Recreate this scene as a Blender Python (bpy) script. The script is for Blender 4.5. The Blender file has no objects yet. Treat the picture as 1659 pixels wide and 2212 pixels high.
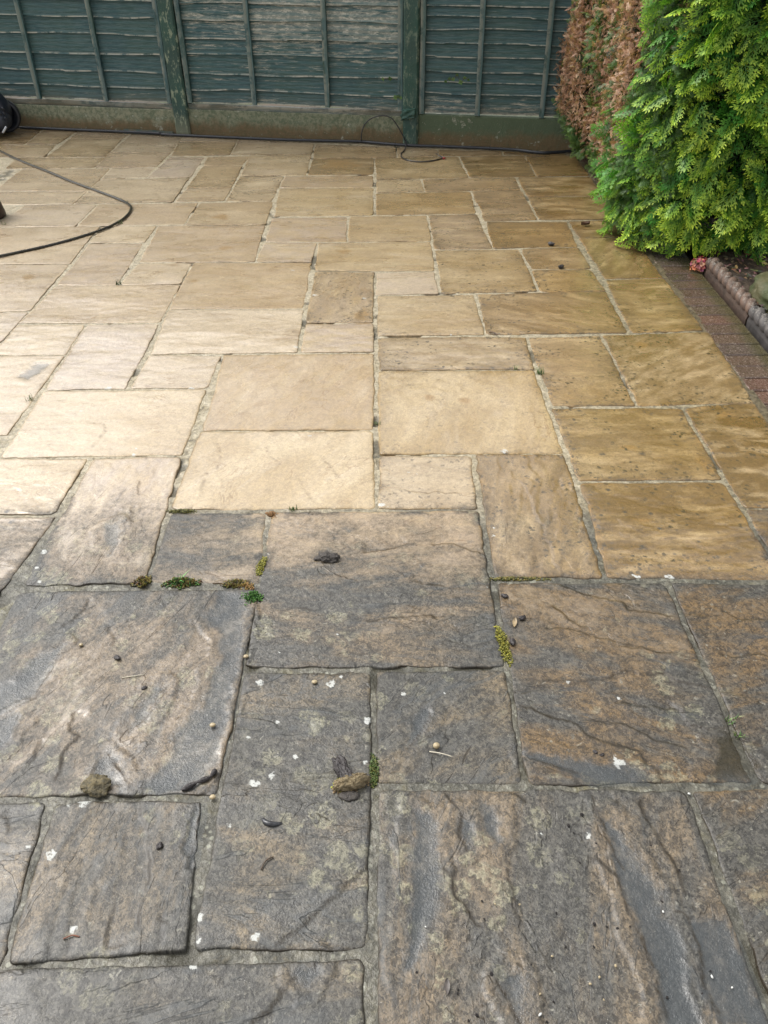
import bpy, math, random
import numpy as np
from mathutils import Vector, Matrix
random.seed(7); RNG = np.random.default_rng(7)
scene = bpy.context.scene

# ------------------------------------------------------------------ camera
cam_d = bpy.data.cameras.new('camera'); cam = bpy.data.objects.new('camera', cam_d)
scene.collection.objects.link(cam); scene.camera = cam
PITCH, ROLL, CAMH = math.radians(37.312), math.radians(-0.659), 1.56
cp, sp, cr, sr = math.cos(PITCH), math.sin(PITCH), math.cos(ROLL), math.sin(ROLL)
FWD = Vector((0, cp, -sp)); R0 = Vector((1, 0, 0)); U0 = Vector((0, sp, cp))
RT = R0*cr + U0*sr; UP = -R0*sr + U0*cr
m = Matrix.Identity(4)
for i, v in enumerate((RT, UP, -FWD)):
    for k in range(3): m[k][i] = v[k]
m[2][3] = CAMH
cam.matrix_world = m
cam_d.sensor_fit = 'VERTICAL'; cam_d.sensor_height = 24.0; cam_d.lens = 24*1783.5/2212
cam_d.clip_start = 0.05; cam_d.clip_end = 2000

# ------------------------------------------------------------------ light
SE, SA, SP, SG, SKY, EXPO = 54, 300, 1.0, 24, .15, .88
SUN_EL, SUN_AZ = math.radians(SE), math.radians(SA)      # azimuth clockwise from +Y
w = bpy.data.worlds.new('World'); scene.world = w; w.use_nodes = True
nt = w.node_tree; nt.nodes.clear()
out = nt.nodes.new('ShaderNodeOutputWorld'); bg = nt.nodes.new('ShaderNodeBackground')
sky = nt.nodes.new('ShaderNodeTexSky'); sky.sky_type = 'NISHITA'; sky.sun_disc = False
sky.sun_elevation = SUN_EL; sky.sun_rotation = SUN_AZ
sky.air_density = 1.0; sky.dust_density = 4.5; sky.ozone_density = 1.0
hs = nt.nodes.new('ShaderNodeHueSaturation'); hs.inputs['Saturation'].default_value = 0.14
nt.links.new(sky.outputs[0], hs.inputs['Color']); nt.links.new(hs.outputs[0], bg.inputs[0])
bg.inputs[1].default_value = SKY; nt.links.new(bg.outputs[0], out.inputs[0])
sd = bpy.data.lights.new('sun', 'SUN'); so = bpy.data.objects.new('sun', sd); scene.collection.objects.link(so)
sd.energy = SP; sd.angle = math.radians(SG); sd.color = (1, .96, .9)
sv = Vector((math.sin(SUN_AZ)*math.cos(SUN_EL), math.cos(SUN_AZ)*math.cos(SUN_EL), math.sin(SUN_EL)))
so.rotation_euler = sv.to_track_quat('Z', 'Y').to_euler(); so.location = sv*20
scene.view_settings.view_transform = 'Standard'; scene.view_settings.look = 'None'
scene.view_settings.exposure = EXPO; scene.view_settings.gamma = 1
scene.render.engine = 'CYCLES'
scene.render.resolution_x = 768; scene.render.resolution_y = 1024

# ------------------------------------------------------------------ measured positions (metres)
SLABS = [(1, [(-1.0043, 0.6868), (-0.0343, 0.7115), (-0.039299999999999995, 0.42), (-1.0043, 0.42)], (1, 1, 1, 1), 0.3, 0, 0.1), (2, [(-1.3445, 1.0379), (-0.723, 1.0393), (-0.7003, 0.6957), (-1.3203, 0.6926)], (0.9, 0.9, 0.9, 0.9), 0.3, 0, 0), (3, [(-0.7192, 1.0381), (-0.3891, 1.0394), (-0.3687, 0.714), (-0.6974, 0.6957)], (0.95, 0.95, 0.95, 0.95), 0.3, 0, 1.5), (4, [(-0.3576, 1.3961), (-0.0264, 1.3989), (-0.0322, 0.7156), (-0.3674, 0.714)], (1, 1, 1, 1), 0.1, 0, 0), (5, [(-0.0264, 1.3989), (0.305, 1.3982), (0.3001, 1.0614), (-0.0247, 1.0648)], (0.92, 0.92, 0.92, 0.92), 0.0, 0, 0.8), (6, [(-0.0245, 1.0613), (0.645, 1.0524), (0.665, 0.42), (-0.0245, 0.42)], (0.8, 0.8, 0.8, 0.8), 0.5, 0, 1.4), (7, [(0.647, 1.0524), (1.395, 1.0524), (1.395, 0.42), (0.6681, 0.42)], (1, 1, 1, 1), 0, 0.3, 0.4), (8, [(-1.0257, 1.7102), (-0.3424, 1.7047), (-0.3611, 1.045), (-1.0258, 1.0466)], (0.72, 0.72, 0.72, 0.72), 0.6, 0, 1.1), (9, [(-0.3542, 2.059), (0.2982, 2.0533), (0.3036, 1.3982), (-0.3563, 1.4082)], (0.42, 0.4, 0.9, 0.85), 0.45, 0.15, 0), (10, [(-0.6725, 2.065), (-0.3584, 2.0591), (-0.3473, 1.7163), (-0.6695, 1.7294)], (0.72, 0.35, 0.62, 0.72), 0.5, 0, 0), (11, [(-1.0016, 2.3713), (-0.6831, 2.3802), (-0.6705, 1.7295), (-1.0252, 1.7163)], (0.2, 0.15, 0.72, 0.72), 0.7, 0, 1.4), (12, [(-1.549, 2.0511), (-1.0172, 2.0477), (-1.14, 1.15), (-1.72, 1.15)], (0.45, 0.5, 0.9, 0.9), 0.6, 0, 0), (13, [(-1.667, 2.3779), (-1.0033, 2.3714), (-1.0247, 2.0525), (-1.549, 2.0532)], (0.05, 0.05, 0.5, 0.42), 0.1, 0.0, 0), (14, [(-1.3239, 2.8522), (-0.6813, 2.8503), (-0.6831, 2.3802), (-1.323, 2.3749)], (0, 0, 0, 0), 0.25, 0, 0), (15, [(-1.952, 3.1615), (-1.3205, 3.1559), (-1.3395, 2.5213), (-1.719, 2.5197)], (0, 0, 0, 0), 0.35, 0, 0), (17, [(-1.3217, 3.4541), (-0.9925, 3.4628), (-0.9943, 2.8577), (-1.3206, 2.8521)], (0, 0, 0, 0), 0.85, 0, 0), (18, [(-1.6393, 3.4715), (-1.3239, 3.4542), (-1.3205, 3.1559), (-1.6453, 3.1626)], (0, 0, 0, 0), 0.35, 0, 0), (19, [(-0.9775, 3.1503), (-0.6638, 3.1393), (-0.678, 2.8503), (-0.9943, 2.8577)], (0, 0, 0, 0), 0.35, 0, 0), (20, [(-0.6642, 3.1424), (-0.0282, 3.1416), (-0.025, 2.531), (-0.6565, 2.5403)], (0, 0, 0, 0), 0.3, 0, 1.2), (21, [(-0.6589, 2.5403), (-0.0274, 2.5311), (-0.0231, 2.0619), (-0.6757, 2.0691)], (0, 0, 0.08, 0.06), 0.15, 0, 1.0), (22, [(-0.0199, 2.986), (0.6131, 2.9759), (0.6225, 2.3646), (-0.0203, 2.3706)], (0, 0, 0, 0), 0, 0.05, 1.3), (23, [(-0.0233, 3.2923), (0.6188, 3.2817), (0.6104, 2.976), (-0.0199, 2.986)], (0, 0, 0, 0), 0, 0.35, 0), (24, [(-0.0215, 2.3685), (0.3077, 2.3647), (0.3009, 2.0505), (-0.0231, 2.0619)], (0.0, 0.0, 0.3, 0.22), 0, 0.2, 0), (25, [(0.3095, 2.3647), (0.6238, 2.3625), (0.6203, 1.7263), (0.305, 1.7317)], (0.08, 0.04, 0.32, 0.5), 0.3, 0.45, 1.3), (26, [(0.6231, 2.676), (1.1108, 2.6673), (1.1124, 2.1924), (0.6311, 2.202)], (0.1, 0.1, 0.1, 0.1), 0, 0.3, 0), (27, [(0.6327, 2.202), (1.1124, 2.1924), (1.1178, 1.7094), (0.6214, 1.7249)], (0.15, 0.15, 0.4, 0.35), 0, 0.75, 0), (28, [(1.1127, 2.6673), (1.395, 2.7104), (1.395, 2.0401), (1.1165, 2.0455)], (0.15, 0.2, 0.3, 0.25), 0, 0.8, 0), (29, [(1.1165, 2.0455), (1.395, 2.0401), (1.395, 1.7033), (1.1178, 1.7094)], (0.45, 0.45, 0.45, 0.45), 0, 0.8, 0), (30, [(0.3038, 1.7205), (0.7903, 1.7099), (0.7999, 1.0557), (0.3001, 1.0614)], (0.6, 0.55, 0.98, 0.95), 0.1, 0.55, -0.3), (31, [(0.7903, 1.7099), (1.395, 1.6965), (1.395, 1.0469), (0.8047, 1.0557)], (0.8, 0.6, 0.9, 0.9), 0, 0.6, 0.2), (32, [(0.621, 3.2817), (0.9435, 3.2896), (0.9466, 2.6792), (0.6295, 2.684)], (0.06, 0.06, 0.06, 0.06), 0.4, 0.1, 0), (33, [(0.9435, 3.2896), (1.4211, 3.3102), (1.395, 2.6906), (0.9466, 2.6792)], (0, 0, 0, 0), 0, 0.25, 0.6), (34, [(0.4499, 3.7486), (1.0754, 3.7645), (1.0719, 3.3061), (0.449, 3.3027)], (0, 0, 0, 0), 0.3, 0.3, -0.4), (35, [(-0.0274, 3.7484), (0.4467, 3.7487), (0.4476, 3.3027), (-0.0233, 3.3019)], (0, 0, 0, 0), 0.2, 0.1, 0), (36, [(1.0975, 3.916), (1.3975, 3.922), (1.4058, 3.3189), (1.0719, 3.3061)], (0, 0, 0, 0), 0.1, 0.25, 0), (37, [(1.0801, 4.503), (1.395, 4.5192), (1.3926, 3.9221), (1.0975, 3.916)], (0, 0, 0, 0), 0.2, 0.3, 1), (38, [(1.075, 4.7891), (1.395, 4.8073), (1.395, 4.5192), (1.0801, 4.503)], (0, 0, 0, 0), 0.3, 0.4, 0), (39, [(0.7414, 4.3532), (1.0612, 4.3732), (1.0628, 4.0492), (0.7524, 4.0543)], (0, 0, 0, 0), 0.4, 0.2, 0), (40, [(0.7524, 4.0543), (1.0628, 4.0492), (1.0738, 3.7646), (0.7519, 3.7659)], (0, 0, 0, 0), 0.1, 0.1, 0), (41, [(0.2817, 4.3531), (0.7414, 4.3532), (0.7519, 3.7659), (0.2809, 3.7595)], (0, 0, 0, 0), 0, 0.15, 0), (42, [(-0.0319, 4.0424), (0.2706, 4.0443), (0.2806, 3.7555), (-0.0274, 3.7484)], (0, 0, 0, 0), 0.6, 0, 0), (43, [(-0.3414, 4.0631), (-0.0319, 4.0424), (-0.0345, 3.4435), (-0.3454, 3.4432)], (0, 0, 0, 0), 0.5, 0.3, 1.4), (44, [(-0.3454, 3.4432), (-0.0345, 3.4435), (-0.0282, 3.1462), (-0.3458, 3.1496)], (0, 0, 0, 0), 0.8, 0, 0), (45, [(-0.3469, 4.4844), (0.2769, 4.4821), (0.2731, 4.0442), (-0.3414, 4.0631)], (0, 0, 0, 0), 0.2, 0.12, 0), (46, [(-0.6405, 4.9096), (-0.1875, 4.9239), (-0.183, 4.4869), (-0.6403, 4.5021)], (0, 0, 0, 0), 0.7, 0, 0), (47, [(-0.1875, 4.9239), (0.2761, 4.9318), (0.2787, 4.482), (-0.183, 4.4869)], (0, 0, 0, 0), 0.2, 0.15, 0), (48, [(0.2781, 4.9317), (0.5703, 4.9458), (0.5996, 4.3553), (0.279, 4.3532)], (0, 0, 0, 0), 0.8, 0.25, 0), (49, [(0.6014, 4.7999), (1.075, 4.7891), (1.0612, 4.3732), (0.5996, 4.3553)], (0, 0, 0, 0), 0, 0.2, 0), (50, [(-0.6421, 4.5021), (-0.3469, 4.4844), (-0.3544, 4.1928), (-0.658, 4.2024)], (0, 0, 0, 0), 0.7, 0, 0), (51, [(-0.9772, 4.2034), (-0.3544, 4.1928), (-0.3565, 3.6031), (-0.9924, 3.6099)], (0, 0, 0, 0), 0.3, 0, 0), (52, [(-0.9924, 3.6099), (-0.3565, 3.6031), (-0.3472, 3.1497), (-0.9775, 3.1503)], (0, 0, 0, 0), 0.2, 0, 0), (53, [(-1.6034, 3.9161), (-0.9831, 3.9125), (-0.9903, 3.4627), (-1.6397, 3.4768)], (0, 0, 0, 0), 0.4, 0, 0), (54, [(-1.2676, 4.2125), (-0.9772, 4.2034), (-0.9831, 3.9125), (-1.294, 3.9112)], (0, 0, 0, 0), 0.4, 0, 0), (55, [(-1.6071, 4.5135), (-1.2977, 4.5138), (-1.294, 3.9112), (-1.605, 3.9162)], (0, 0, 0, 0), 0.6, 0, 0), (56, [(-1.612, 4.7901), (-1.2846, 4.7991), (-1.2977, 4.5138), (-1.6089, 4.5135)], (0, 0, 0, 0), 0.2, 0, 0), (57, [(-1.2846, 4.7991), (-0.6583, 4.786), (-0.6548, 4.2003), (-1.2676, 4.2125)], (0, 0, 0, 0), 0.45, 0, 0), (58, [(-2.547, 4.8017), (-1.612, 4.7901), (-1.6128, 4.2068), (-2.333, 4.2113)], (0, 0, 0, 0), 0.3, 0, 0), (59, [(-2.333, 4.2113), (-1.6128, 4.2068), (-1.6253, 3.6089), (-2.112, 3.6034)], (0, 0, 0, 0), 0.5, 0, 0), (60, [(-2.112, 3.6034), (-1.6253, 3.6089), (-1.6453, 3.1626), (-2.2653, 3.1626)], (0, 0, 0, 0), 0.7, 0, 0), (61, [(-1.7412, 5.2104), (-1.1192, 5.2205), (-1.1325, 4.8084), (-1.7562, 4.8009)], (0, 0, 0, 0), 0.35, 0, 0), (62, [(-1.1192, 5.2205), (-0.6578, 5.2367), (-0.6583, 4.786), (-1.1314, 4.8025)], (0, 0, 0, 0), 0.2, 0.1, 0), (63, [(-2.1894, 5.2204), (-1.7412, 5.2104), (-1.7562, 4.8009), (-2.2408, 4.8032)], (0, 0, 0, 0), 0.6, 0, 0), (65, [(-1.8764, 5.7555), (-1.2706, 5.7781), (-1.2767, 5.2364), (-1.8938, 5.2193)], (0, 0, 0, 0), 0.1, 0.1, 0), (66, [(-2.803, 5.5076), (-1.877, 5.4926), (-1.8938, 5.2193), (-2.699, 5.2196)], (0, 0, 0, 0), 0.4, 0, 0), (67, [(-2.4899, 6.0235), (-1.8711, 6.0398), (-1.877, 5.4926), (-2.5077, 5.5098)], (0, 0, 0, 0), 0.25, 0, 0), (69, [(-1.8711, 6.0398), (-1.5567, 6.0351), (-1.572, 5.7903), (-1.8764, 5.7555)], (0, 0, 0, 0), 0.15, 0, 0), (70, [(-1.5216, 6.3242), (-1.252, 6.2987), (-1.2706, 5.7781), (-1.572, 5.7903)], (0, 0, 0, 0), 1, 0, 0), (71, [(-1.9949, 6.4472), (-1.5273, 6.4265), (-1.5567, 6.0351), (-1.9885, 6.0447)], (0, 0, 0, 0), 0.5, 0, 0), (72, [(-2.6322, 6.3405), (-1.9865, 6.3216), (-1.9885, 6.0447), (-2.6169, 6.0288)], (0, 0, 0, 0), 0, 0.1, 0), (74, [(-2.4135, 6.8795), (-1.9903, 6.8598), (-1.9865, 6.3216), (-2.4316, 6.341)], (0, 0, 0, 0), 0, 0.25, 0), (75, [(-2.4178, 7.1794), (-1.9698, 7.0465), (-1.9903, 6.8598), (-2.4135, 6.8795)], (0, 0, 0, 0), 0.2, 0, 0), (76, [(-2.7164, 7.2394), (-2.4178, 7.1794), (-2.4525, 6.7115), (-2.7038, 6.723)], (0, 0, 0, 0), 0, 0.2, 0), (77, [(-3.75, 7.2401), (-2.7164, 7.2394), (-2.7038, 6.723), (-3.6, 6.7216)], (0, 0, 0, 0), 0, 0.45, 0), (78, [(-3.6, 6.7216), (-2.4525, 6.7115), (-2.4316, 6.341), (-3.4, 6.3553)], (0, 0, 0, 0), 0, 0.1, 0), (79, [(-1.9672, 7.0354), (-1.5333, 6.9176), (-1.5273, 6.4265), (-1.9949, 6.4472)], (0, 0, 0, 0), 0, 0.15, 0), (80, [(-1.5333, 6.9176), (-1.0909, 6.8022), (-1.088, 6.7046), (-1.5379, 6.7508)], (0, 0, 0, 0), 0.5, 0, 0), (81, [(-1.5379, 6.7508), (-1.088, 6.7046), (-1.0844, 6.3372), (-1.5216, 6.3242)], (0, 0, 0, 0), 0, 0.15, 0), (82, [(-1.0909, 6.8022), (-0.4896, 6.6511), (-0.4882, 6.3241), (-1.0844, 6.3372)], (0, 0, 0, 0), 0, 0.15, 0), (83, [(-1.252, 6.2987), (-0.9321, 6.3076), (-0.9533, 6.0693), (-1.2419, 6.0601)], (0, 0, 0, 0), 0.2, 0, 0), (84, [(-1.2419, 6.0601), (-0.9533, 6.0693), (-0.9554, 5.5222), (-1.2613, 5.5158)], (0, 0, 0, 0), 0, 0.1, 0), (85, [(-1.2613, 5.5158), (-0.9554, 5.5222), (-0.968, 5.2416), (-1.2767, 5.2364)], (0, 0, 0, 0), 0.3, 0, 0), (86, [(-0.9453, 5.7965), (-0.6432, 5.7875), (-0.6657, 5.2298), (-0.9644, 5.2382)], (0, 0, 0, 0), 0, 0.2, 0), (87, [(-0.9487, 6.3213), (-0.4882, 6.3241), (-0.4912, 5.7933), (-0.9453, 5.7965)], (0, 0, 0, 0), 0.1, 0.05, 0), (88, [(-0.4812, 6.2103), (-0.0393, 6.2046), (-0.0406, 5.7948), (-0.4912, 5.7933)], (0, 0, 0, 0), 0, 0.5, 0), (89, [(-0.4896, 6.6511), (0.1243, 6.4999), (0.1187, 6.2112), (-0.4812, 6.2103)], (0, 0, 0, 0), 0.3, 0.1, 0), (90, [(0.1243, 6.4999), (0.4289, 6.4333), (0.4212, 6.2431), (0.1187, 6.2112)], (0, 0, 0, 0), 0.4, 0, 0), (91, [(0.4289, 6.4333), (0.8894, 6.3655), (0.8774, 6.2458), (0.4212, 6.2431)], (0, 0, 0, 0), 0, 0.2, 0), (92, [(0.8914, 6.3654), (1.3285, 6.2671), (1.3371, 6.2166), (0.8851, 6.2637)], (0, 0, 0, 0), 0, 0.3, 0), (93, [(1.036, 6.248), (1.395, 6.2141), (1.395, 5.7045), (1.0376, 5.6995)], (0, 0, 0, 0), 0.3, 0.4, 0), (94, [(0.566, 6.2322), (1.036, 6.248), (1.0376, 5.6995), (0.5893, 5.6904)], (0, 0, 0, 0), 0, 0.3, 0), (95, [(-0.0357, 6.2134), (0.566, 6.2322), (0.5893, 5.6904), (-0.0315, 5.6767)], (0, 0, 0, 0), 0, 0.12, 0), (96, [(-0.0315, 5.6767), (0.2737, 5.6721), (0.2828, 5.394), (-0.0311, 5.3778)], (0, 0, 0, 0), 0, 0.1, 0), (97, [(0.2737, 5.6721), (0.8991, 5.6973), (0.8992, 5.4058), (0.2828, 5.394)], (0, 0, 0, 0), 0.5, 0, 0), (98, [(0.8991, 5.6973), (1.395, 5.6927), (1.395, 5.2708), (0.9137, 5.2651)], (0, 0, 0, 0), 0, 0.3, 0), (99, [(0.9107, 5.2652), (1.395, 5.2708), (1.395, 4.8103), (0.9136, 4.8184)], (0, 0, 0, 0), 0, 0.35, 0), (100, [(-0.0311, 5.3778), (0.5737, 5.397), (0.5703, 4.9458), (-0.0305, 4.9366)], (0, 0, 0, 0), 0, 0.12, 0), (101, [(0.5758, 5.3969), (0.8992, 5.4058), (0.9136, 4.8184), (0.5985, 4.8)], (0, 0, 0, 0), 0.8, 0.2, 0), (102, [(-0.6432, 5.7875), (-0.0428, 5.7829), (-0.042, 5.5005), (-0.6532, 5.5134)], (0, 0, 0, 0), 0.5, 0, 0), (103, [(-0.6532, 5.5134), (-0.042, 5.5005), (-0.0364, 4.9369), (-0.636, 4.9338)], (0, 0, 0, 0), 0, 0.12, 0)]
LEDGES = [([(-0.8169, 1.6752), (-0.8178, 1.6241), (-0.8355, 1.5821), (-0.8559, 1.5515)], 2.5), ([(-0.7843, 1.5402), (-0.8011, 1.4811), (-0.8316, 1.456), (-0.8368, 1.4125), (-0.8427, 1.3586), (-0.8495, 1.3239), (-0.8802, 1.2961), (-0.9117, 1.2608), (-0.9377, 1.2369)], -4), ([(-0.8719, 1.2849), (-0.8594, 1.2358), (-0.8638, 1.1992), (-0.8783, 1.1688)], -3), ([(-0.7311, 1.2939), (-0.7446, 1.272), (-0.739, 1.2235), (-0.7128, 1.2075), (-0.7359, 1.1569), (-0.7266, 1.1127), (-0.7312, 1.075)], 3), ([(-0.5339, 1.3599), (-0.5527, 1.3196), (-0.5616, 1.2585), (-0.5816, 1.2319), (-0.6025, 1.2111)], -4), ([(-0.64, 1.158), (-0.6187, 1.1404), (-0.5918, 1.1157), (-0.5668, 1.0798)], 4), ([(-0.7884, 1.2033), (-0.7938, 1.1677), (-0.8066, 1.1186)], 2), ([(-0.7401, 1.5667), (-0.7173, 1.5257), (-0.7024, 1.486)], 1.5), ([(-0.8013, 2.0819), (-0.7902, 1.9877), (-0.7973, 1.9251), (-0.7987, 1.8439)], -3), ([(-0.0716, 1.8519), (-0.001, 1.8549), (0.0373, 1.8711), (0.0762, 1.8919)], 4), ([(0.1361, 1.8822), (0.2018, 1.881), (0.2487, 1.8546), (0.2899, 1.8329)], 4), ([(-0.0572, 1.5695), (0.0316, 1.582), (0.1209, 1.5875), (0.1448, 1.5732)], 3), ([(-0.3029, 1.6157), (-0.2533, 1.6206), (-0.1983, 1.6225)], 2), ([(0.1201, 1.4796), (0.1642, 1.4985), (0.2187, 1.4652)], 1.5), ([(0.0655, 1.7208), (0.1375, 1.708), (0.1679, 1.6999)], 2), ([(0.1076, 1.2873), (0.1037, 1.2544), (0.0844, 1.2119), (0.0618, 1.1812), (0.0359, 1.1563)], -2.5), ([(0.4524, 1.632), (0.4798, 1.5887), (0.4992, 1.5605), (0.5376, 1.5326)], 3), ([(0.4804, 1.706), (0.545, 1.6672), (0.6479, 1.6288), (0.6535, 1.6), (0.7815, 1.5698)], 3), ([(0.3217, 1.3708), (0.3876, 1.3549), (0.5479, 1.3614), (0.599, 1.3846), (0.6871, 1.3712), (0.7374, 1.3409), (0.7991, 1.3226)], -3), ([(0.3129, 1.2733), (0.3516, 1.2672), (0.3916, 1.2448), (0.4437, 1.2227), (0.4662, 1.1858), (0.5249, 1.1646), (0.5659, 1.144), (0.5764, 1.1048)], 5), ([(0.3145, 1.1326), (0.3616, 1.1173), (0.4217, 1.0878)], 4), ([(0.6634, 1.3017), (0.6931, 1.2513), (0.7077, 1.2137), (0.7852, 1.2021)], -3), ([(0.402, 1.5347), (0.4886, 1.53), (0.5771, 1.492), (0.7291, 1.4382)], 2.5), ([(0.4565, 1.2439), (0.5595, 1.221), (0.6168, 1.1786), (0.6875, 1.1473)], 3), ([(0.5727, 1.4725), (0.664, 1.4582), (0.7952, 1.4246)], 2), ([(0.5532, 1.2865), (0.6156, 1.2716), (0.6919, 1.2623)], 2.5), ([(0.8984, 1.5959), (0.9357, 1.5603), (1.0132, 1.5591)], 2.5), ([(0.841, 1.4364), (0.8879, 1.4232), (0.9663, 1.4345)], 3), ([(0.1208, 1.0486), (0.1441, 1.0133), (0.152, 0.9849), (0.1509, 0.9411), (0.1629, 0.9092)], 3.5), ([(0.0528, 1.0319), (0.0648, 1.0115)], 3), ([(0.1041, 0.9021), (0.1242, 0.8441), (0.1333, 0.8103), (0.1581, 0.7774), (0.1741, 0.7546)], 3), ([(0.1891, 0.669), (0.2012, 0.6447), (0.2136, 0.6094), (0.2265, 0.5829)], 4), ([(0.4365, 1.0445), (0.4448, 0.9868), (0.4515, 0.9267), (0.4662, 0.8647)], 3), ([(0.3983, 0.9063), (0.423, 0.8854), (0.4496, 0.8549), (0.4547, 0.7971), (0.4684, 0.7424), (0.4695, 0.6949), (0.4736, 0.6457), (0.4744, 0.5877)], -4), ([(0.5382, 1.0372), (0.536, 0.9689), (0.5522, 0.9361), (0.5637, 0.9069), (0.572, 0.8684), (0.5737, 0.8098)], 3.5), ([(0.5302, 0.7869), (0.5517, 0.7821), (0.5631, 0.7592), (0.5688, 0.7194), (0.5592, 0.6609), (0.5672, 0.5943)], -3), ([(0.2702, 1.0408), (0.2978, 1.0171)], 2.5), ([(0.234, 0.9135), (0.2395, 0.8427), (0.2434, 0.7673)], 1.5), ([(-0.5227, 1.0367), (-0.5201, 1.0035), (-0.4959, 0.9604), (-0.4927, 0.9243), (-0.4778, 0.8991), (-0.4743, 0.8414), (-0.475, 0.8047), (-0.4673, 0.752)], -4), ([(-0.5219, 0.8327), (-0.5284, 0.7875), (-0.5302, 0.7442), (-0.5225, 0.7149)], 3), ([(-0.3969, 1.0211), (-0.3978, 0.975), (-0.3946, 0.9081)], 2), ([(-0.033, 0.8815), (-0.0536, 0.8696), (-0.1066, 0.8186), (-0.1532, 0.7787), (-0.1861, 0.7531), (-0.2135, 0.7238)], 2), ([(-0.1651, 0.6767), (-0.1823, 0.6593), (-0.2044, 0.6327), (-0.2146, 0.6142), (-0.2401, 0.5926)], 4), ([(-0.1318, 0.6983), (-0.1329, 0.6744)], 4), ([(-0.8197, 1.0073), (-0.8016, 0.9908), (-0.7854, 0.9588)], 2), ([(-0.4386, 0.7798), (-0.41, 0.7686)], 1.5), ([(0.0708, 2.1553), (0.1457, 2.1492), (0.2523, 2.1426)], 1.5), ([(-0.2911, 2.2519), (-0.2455, 2.1478), (-0.2181, 2.0935)], 1.2), ([(-0.4328, 2.4818), (-0.3796, 2.3636), (-0.3398, 2.302)], 0.8), ([(-0.2084, 2.36), (-0.1711, 2.2886), (-0.1466, 2.2298)], 0.8), ([(-0.6011, 2.4854), (-0.5676, 2.4198), (-0.5561, 2.3064), (-0.5906, 2.2774), (-0.5955, 2.1915), (-0.5808, 2.1362)], 1), ([(-0.8087, 2.2335), (-0.7921, 2.1494)], 1.5), ([(-0.7982, 2.0959), (-0.7882, 2.0101)], 1.5), ([(-1.0948, 2.604), (-1.0258, 2.5967), (-1.0015, 2.5501), (-1.0046, 2.4941), (-1.0222, 2.4294)], 1.2), ([(1.0901, 2.6858), (1.2061, 2.7588), (1.3271, 2.875), (1.396, 2.9426)], 1.2), ([(1.0489, 3.2058), (1.0606, 3.1121), (1.1086, 3.1109)], 1.5), ([(1.2468, 3.6958), (1.2448, 3.5994), (1.2102, 3.5259)], 1), ([(1.1136, 5.4334), (1.208, 5.4843), (1.2825, 5.5369)], 1.2), ([(-0.1992, 3.6787), (-0.1635, 3.5275), (-0.1244, 3.4725)], 1.2), ([(-0.1057, 3.6954), (-0.0944, 3.4716)], 1.2), ([(0.4264, 2.2271), (0.4647, 2.1514), (0.4622, 2.0623), (0.48, 1.9775), (0.49, 1.7987), (0.5024, 1.7339)], -1.5), ([(-1.5209, 4.5692), (-1.5, 4.4889)], 1), ([(-1.448, 5.4329), (-1.383, 5.3254), (-1.3769, 5.5021)], 1)]
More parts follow.
